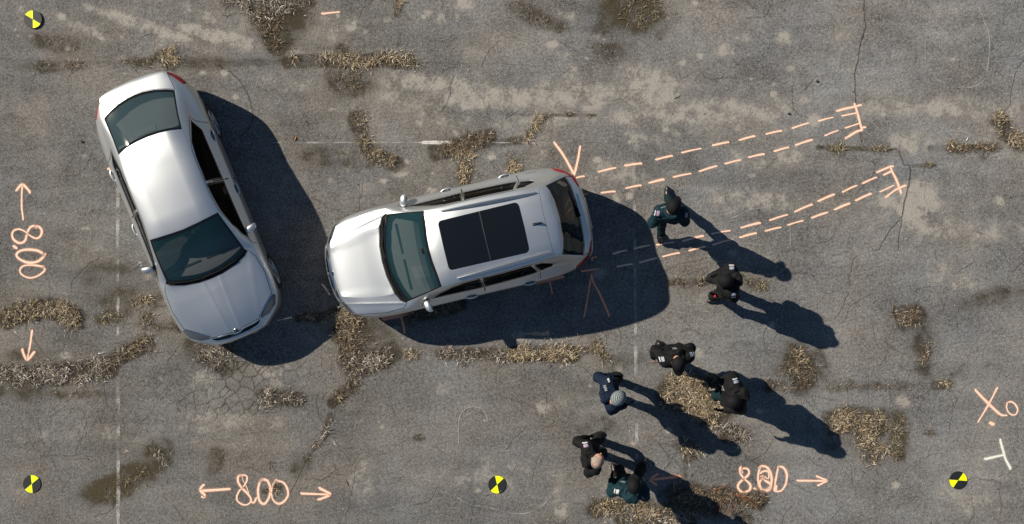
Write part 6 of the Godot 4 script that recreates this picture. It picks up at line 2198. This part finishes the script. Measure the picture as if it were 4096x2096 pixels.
	for e in [
		["faint white chalk loop at the upper right", 2700, 0, 1.845, [[1940, -10], [1885, 110], [1855, 250], [1850, 450], [1880, 540], [1970, 610], [2100, 645], [2200, 640], [2280, 590], [2310, 480], [2320, 280], [2280, 150], [2215, 0]]],
		["faint white chalk curve below the lower middle disc", 1300, 1200, 1.471, [[780, 1160], [860, 1205], [940, 1215], [1040, 1240], [1140, 1258], [1230, 1240], [1290, 1200], [1330, 1150]]],
		["faint white chalk arch above the lower middle disc", 1300, 1200, 1.471, [[785, 850], [790, 700], [830, 640], [890, 630], [940, 660], [960, 720]]],
		["faint white chalk curve at the lower right edge", 2900, 1300, 1.6555, [[1975, 1130], [1940, 960], [1950, 800], [1975, 700]]],
		["faint chalk U under the person with the red tag", 2700, 1140, 3.661, [[395, 392], [495, 385], [508, 420], [545, 600], [540, 660], [505, 688], [460, 665], [400, 600]]],
		["faint chalk K under the person with the red tag", 2700, 1140, 3.661, [[295, 715], [265, 770], [245, 820], [262, 772], [320, 825]]],
		["faint chalk ring at the tip of a long shadow", 2700, 1140, 3.661, [[2300, 720], [2340, 680], [2420, 670], [2480, 740], [2505, 800]]],
		["faint chalk loop right of the lowest dashed track", 2300, 640, 1.84, [[1110, 440], [1200, 410], [1290, 365], [1420, 352]]],
		["faint chalk line joining two long shadows", 2300, 640, 1.84, [[1580, 430], [1585, 600], [1580, 740], [1540, 810], [1430, 840], [1200, 770], [1080, 760], [980, 700]]]]:
		var o := stroke(null, "chalk_line", conv(e[1], e[2], e[3], e[4]), 4.6, ch)
		o.name = numbered("chalk_line") if o.name != "chalk_line" else o.name
		tag(o, e[0], "chalk mark", "chalk marks")


func disc(label: String, px: float, py: float, r: float, thick: float, a0: float, a1: float, marked: bool) -> void:
	var o := thing("survey_disc", label, "survey target", g(px, py, 0.003), 0.0, "yellow and black survey discs")
	var mb := MB.new()
	lathe(mb, [[r * 0.985, 0.0], [r, 0.002], [r, thick - 0.002], [r * 0.985, thick], [0.0, thick]], 48, Transform3D.IDENTITY)
	put("disc", mb, M.disc_black, o)
	for s in 2:
		var sm := MB.new()
		var b0 := deg_to_rad(a0 + 180.0 * s)
		var b1 := deg_to_rad(a1 + 180.0 * s)
		for k in 14:
			var u := lerpf(b0, b1, k / 14.0)
			var w := lerpf(b0, b1, (k + 1) / 14.0)
			var y := thick + 0.0015
			sm.tri(Vector3(0, y, 0), Vector3(cos(u) * r * 0.985, y, sin(u) * r * 0.985), Vector3(cos(w) * r * 0.985, y, sin(w) * r * 0.985), Vector3.UP, Vector3.UP, Vector3.UP)
		put("yellow_sector", sm, M.disc_yellow, o)
	if marked:
		var mk := MB.new()
		box(mk, Vector3(0.062, thick + 0.001, 0.108), Vector3(0.012, 0.002, 0.018))
		put("small_mark", mk, M.print_grey, o)


# ------------------------------------------------------------------ dry grass
func blade(bow: float, wide: float, twist: float) -> ArrayMesh:
	# a dry blade: 1 long, lying along x, arched
	var st := SurfaceTool.new()
	st.begin(Mesh.PRIMITIVE_TRIANGLES)
	var rows := []
	for k in 5:
		var f := k / 4.0
		var w := wide * (1.0 - 0.85 * f * f) * 0.5
		rows.append([Vector3(f, bow * sin(f * PI * 0.8), twist * f * f - w), Vector3(f, bow * sin(f * PI * 0.8) + 0.012, twist * f * f + w)])
	for k in 4:
		var a = rows[k]
		var b = rows[k + 1]
		for p in [a[0], b[0], b[1], a[0], b[1], a[1]]:
			st.add_vertex(p)
	st.generate_normals()
	return st.commit()


func all_grass() -> void:
	var blades := [blade(0.2, 0.08, 0.1), blade(0.3, 0.07, -0.25), blade(0.12, 0.09, 0.35)]
	var tones := [
		[Color(0.4, 0.29, 0.14), Color(0.5, 0.4, 0.22), Color(0.13, 0.09, 0.045), Color(0.66, 0.58, 0.4)],
		[Color(0.15, 0.1, 0.055), Color(0.25, 0.18, 0.1), Color(0.42, 0.33, 0.2), Color(0.07, 0.05, 0.03)],
		[Color(0.46, 0.41, 0.32), Color(0.72, 0.68, 0.6), Color(0.2, 0.16, 0.1), Color(0.08, 0.06, 0.04)],
		[Color(0.17, 0.15, 0.06), Color(0.26, 0.22, 0.09), Color(0.46, 0.38, 0.22), Color(0.06, 0.055, 0.025)]]
	var r := RandomNumberGenerator.new()
	r.seed = 4242
	for gr in grass_list():
		var pts: Array = gr[0]
		var hw: float = gr[1] / K
		var len := 0.0
		for i in pts.size() - 1:
			len += Vector2(pts[i][0], pts[i][1]).distance_to(Vector2(pts[i + 1][0], pts[i + 1][1])) / K
		var area: float = len * hw * 2.0 + PI * hw * hw
		var count := int(area * 3900.0 * float(gr[2])) + 12
		var mm := MultiMesh.new()
		mm.transform_format = MultiMesh.TRANSFORM_3D
		mm.use_colors = true
		mm.mesh = blades[r.randi() % 3]
		mm.instance_count = count
		var tone: Array = tones[gr[3]]
		var ragged := r.randf() * 100.0
		var clumps := []
		var tuft := PackedFloat32Array()
		for k in maxi(3, int(area * 95.0)):
			var f := r.randf() * (pts.size() - 1)
			var i := mini(int(f), pts.size() - 2)
			var p := g(lerpf(pts[i][0], pts[i + 1][0], f - i), lerpf(pts[i][1], pts[i + 1][1], f - i))
			var an := r.randf() * TAU
			var rd := sqrt(r.randf()) * hw * (0.4 + 1.0 * (fine.get_noise_2d(f * 9.0 * len / (pts.size() - 1) * 4.0, ragged) * 0.5 + 0.5)) * (1.0 if r.randf() < 0.85 else 1.35)
			tuft.append(r.randf())
			clumps.append(p + Vector3(cos(an) * rd, 0, sin(an) * rd))
		for k in count:
			var ci := r.randi() % clumps.size()
			var c: Vector3 = clumps[ci]
			var an := r.randf() * TAU
			var sp := absf(r.randfn(0.0, 0.55)) * minf(0.1, hw) * (1.0 if r.randf() < 0.85 else 2.6)
			var p := c + Vector3(cos(an) * sp, 0.0, sin(an) * sp)
			var l := r.randf_range(0.03, 0.1) * (0.6 + 0.5 * tuft[ci]) * (0.75 + 2.2 * float(gr[4]))
			var out := an + r.randfn(0.0, 0.9)
			var b := Basis(Vector3.UP, -out) * Basis(Vector3.BACK, r.randf_range(0.0, 0.5)) * Basis(Vector3.RIGHT, r.randf_range(-0.9, 0.9))
			mm.set_instance_transform(k, Transform3D(b.scaled_local(Vector3(l, l, l * r.randf_range(0.8, 1.5))), p + Vector3(0, r.randf() * float(gr[4]) * 0.35 + 0.002, 0)))
			var col: Color = (tone if r.randf() < 0.8 else tones[r.randi() % 4] as Array)[r.randi() % 4]
			var v := r.randf_range(0.42, 1.25) * (0.75 + 0.5 * tuft[ci])
			var grey := (col.r + col.g + col.b) / 3.0
			mm.set_instance_color(k, Color(lerpf(col.r, grey, 0.2) * v, lerpf(col.g, grey, 0.2) * v * 0.97, lerpf(col.b, grey, 0.2) * v))
		var o := MultiMeshInstance3D.new()
		o.name = numbered("dry_grass")
		o.multimesh = mm
		o.material_override = M.blade
		add_child(o)
		tag(o, gr[5], "grass", "", "stuff")


func litter() -> void:
	# loose grit: too many to count
	var st := MB.new()
	ball(st, Vector3.ZERO, Vector3(1, 0.7, 0.85), Basis.IDENTITY, 6, 4)
	var mm := MultiMesh.new()
	mm.transform_format = MultiMesh.TRANSFORM_3D
	mm.use_colors = true
	mm.mesh = st.mesh()
	mm.instance_count = 1500
	var r := RandomNumberGenerator.new()
	r.seed = 99
	for k in 1500:
		var s := r.randf_range(0.003, 0.007) * (1.0 if r.randf() < 0.93 else 1.9)
		mm.set_instance_transform(k, Transform3D(Basis(Vector3.UP, r.randf() * TAU).scaled_local(Vector3(s, s, s)), Vector3(r.randf_range(-9.2, 9.2), s * 0.4, r.randf_range(-4.7, 4.7))))
		var v := r.randf_range(0.25, 0.7) if r.randf() < 0.6 else r.randf_range(0.03, 0.1)
		mm.set_instance_color(k, Color(v, v * 0.96, v * 0.88))
	var o := MultiMeshInstance3D.new()
	o.name = "loose_grit"
	o.multimesh = mm
	o.material_override = M.blade
	add_child(o)
	tag(o, "loose grit and small pebbles scattered over the asphalt", "gravel", "", "stuff")
	# a dry leaf, a twig, three pebbles
	var lf := MB.new()
	for i in 6:
		for sd in [-1.0, 1.0]:
			var w0 := sin(PI * i / 6.0) * 0.018
			var w1 := sin(PI * (i + 1) / 6.0) * 0.018
			var x0 := -0.055 + 0.11 * i / 6.0
			var x1 := -0.055 + 0.11 * (i + 1) / 6.0
			lf.flat(Vector3(x0, 0.01, 0), Vector3(x1, 0.01, 0), Vector3(x1, 0.01 + w1 * 0.8, sd * w1), Vector3(x0, 0.01 + w0 * 0.8, sd * w0), Vector3(0, 1, -sd * 0.6).normalized())
	var leaf := put("dry_leaf", lf, M.leaf)
	leaf.position = g(1180, 553)
	leaf.rotation.y = 1.2
	tag(leaf, "single curled dry leaf right of the left car's shadow", "leaf")
	for e in [["dry brown twig left of the lower left number's right arrow", 1387, 1928, 1.95, 0.13], ["thin dark twig lying above the dashed tracks near the top", 2708, 388, 0.5, 0.11]]:
		var tw := MB.new()
		tube(tw, PackedVector3Array([Vector3(-e[4] * 0.5, 0.008, 0), Vector3(0, 0.012, 0.006), Vector3(e[4] * 0.5, 0.008, 0)]), [0.006, 0.005, 0.003], 6)
		var t := put("twig", tw, M.twig)
		t.name = numbered("twig") if t.name != "twig" else t.name
		t.position = g(e[1], e[2])
		t.rotation.y = e[3]
		tag(t, e[0], "twig")
	for e in [["dark pebble at the left, beside the left car's rear side", 330, 567], ["dark pebble on the asphalt above the upper bracket's left", 3156, 455], ["dark pebble right of centre near the top, highest of the dark pebbles", 3268, 326]]:
		var pb := MB.new()
		ball(pb, Vector3(0, 0.012, 0), Vector3(0.026, 0.016, 0.02), Basis.IDENTITY, 9, 6)
		var p := put("pebble", pb, M.pebble)
		p.name = numbered("pebble") if p.name != "pebble" else p.name
		p.position = g(e[1], e[2])
		tag(p, e[0], "pebble", "dark pebbles")
	# long reddish stalks of the dry weeds at the bottom
	var weed := thing("dry_weed", "reddish dry weed with long thin stalks under the overwritten number", "weed", g(2890, 1985))
	for k in 7:
		var a := r.randf_range(-0.9, 2.4)
		var l := r.randf_range(0.25, 0.55)
		var sm := MB.new()
		tube(sm, PackedVector3Array([Vector3.ZERO, Vector3(cos(a) * l * 0.4, 0.11, sin(a) * l * 0.4), Vector3(cos(a + 0.2) * l, 0.07, sin(a + 0.2) * l)]), [0.005, 0.004, 0.002], 5)
		var s := put("stalk", sm, M.weed, weed)
		s.position = Vector3(r.randf_range(-0.3, 0.4), 0, r.randf_range(-0.1, 0.15))


func materials() -> void:
	var m := mat("paint", PAINT, 0.43, 0.9)
	m.clearcoat_enabled = true
	m.clearcoat = 0.7
	m.clearcoat_roughness = 0.04
	mat("black", Color(0.009, 0.0095, 0.01), 0.6).metallic_specular = 0.25
	mat("frit", Color(0.008, 0.009, 0.01), 0.08)
	mat("gap", Color(0.01, 0.01, 0.011), 0.9)
	mat("brake_light", Color(0.09, 0.1, 0.1), 0.3)
	mat("tinted", Color(0.006, 0.008, 0.01), 0.03)
	mat("chrome", Color(0.75, 0.76, 0.78), 0.15, 1.0)
	mat("rail", Color(0.5, 0.52, 0.55), 0.3, 0.9)
	mat("alloy", Color(0.55, 0.56, 0.58), 0.3, 0.8)
	mat("dark_metal", Color(0.06, 0.065, 0.07), 0.45, 0.6)
	mat("tyre", Color(0.016, 0.016, 0.017), 0.85)
	mat("lamp", Color(0.12, 0.13, 0.145), 0.06, 0.4)
	mat("red_lamp", Color(0.3, 0.008, 0.012), 0.08)
	mat("plate", Color(0.6, 0.6, 0.6), 0.4)
	mat("mirror_glass", Color(0.7, 0.72, 0.75), 0.02, 1.0)
	mat("dash", Color(0.055, 0.058, 0.062), 0.7)
	mat("seat", Color(0.06, 0.062, 0.068), 0.9)
	mat("lining", Color(0.05, 0.05, 0.052), 0.9)
	pane("glass", Color(0.24, 0.46, 0.5, 0.14))
	pane("rear_glass", Color(0.03, 0.1, 0.12, 0.6))
	pane("dusty_glass", Color(0.33, 0.44, 0.47, 0.26)).roughness = 0.12
	pane("side_glass", Color(0.012, 0.015, 0.017, 0.86)).metallic_specular = 0.13
	mat("skin", Color(1, 1, 1), 0.6).vertex_color_use_as_albedo = true
	mat("hair", Color(1, 1, 1), 0.8).vertex_color_use_as_albedo = true
	mat("knit", Color(1, 1, 1), 0.95).vertex_color_use_as_albedo = true
	for e in [["cloth_black", Color(0.0085, 0.009, 0.0105)], ["cloth_dark", Color(0.011, 0.012, 0.014)], ["cloth_teal", Color(0.007, 0.026, 0.036)], ["cloth_teal_dark", Color(0.006, 0.019, 0.024)], ["cloth_navy", Color(0.007, 0.015, 0.034)]]:
		var c := mat(e[0], e[1], 0.75)
		c.metallic_specular = 0.25
	mat("boot", Color(0.012, 0.012, 0.013), 0.4)
	mat("print_white", Color(0.46, 0.48, 0.5), 0.6)
	mat("print_grey", Color(0.22, 0.27, 0.34), 0.6)
	mat("print_mauve", Color(0.3, 0.22, 0.32), 0.6)
	mat("print_teal", Color(0.03, 0.12, 0.12), 0.6)
	mat("red_tag", Color(0.45, 0.01, 0.015), 0.4)
	mat("disc_black", Color(0.012, 0.015, 0.017), 0.55)
	mat("disc_yellow", Color(0.92, 1.0, 0.0), 0.6)
	var b := mat("blade", Color(1, 1, 1), 0.8)
	b.vertex_color_use_as_albedo = true
	b.cull_mode = BaseMaterial3D.CULL_DISABLED
	mat("leaf", Color(0.3, 0.18, 0.06), 0.8).cull_mode = BaseMaterial3D.CULL_DISABLED
	mat("twig", Color(0.14, 0.1, 0.06), 0.9)
	mat("weed", Color(0.32, 0.1, 0.035), 0.8)
	mat("pebble", Color(0.02, 0.02, 0.02), 0.8)
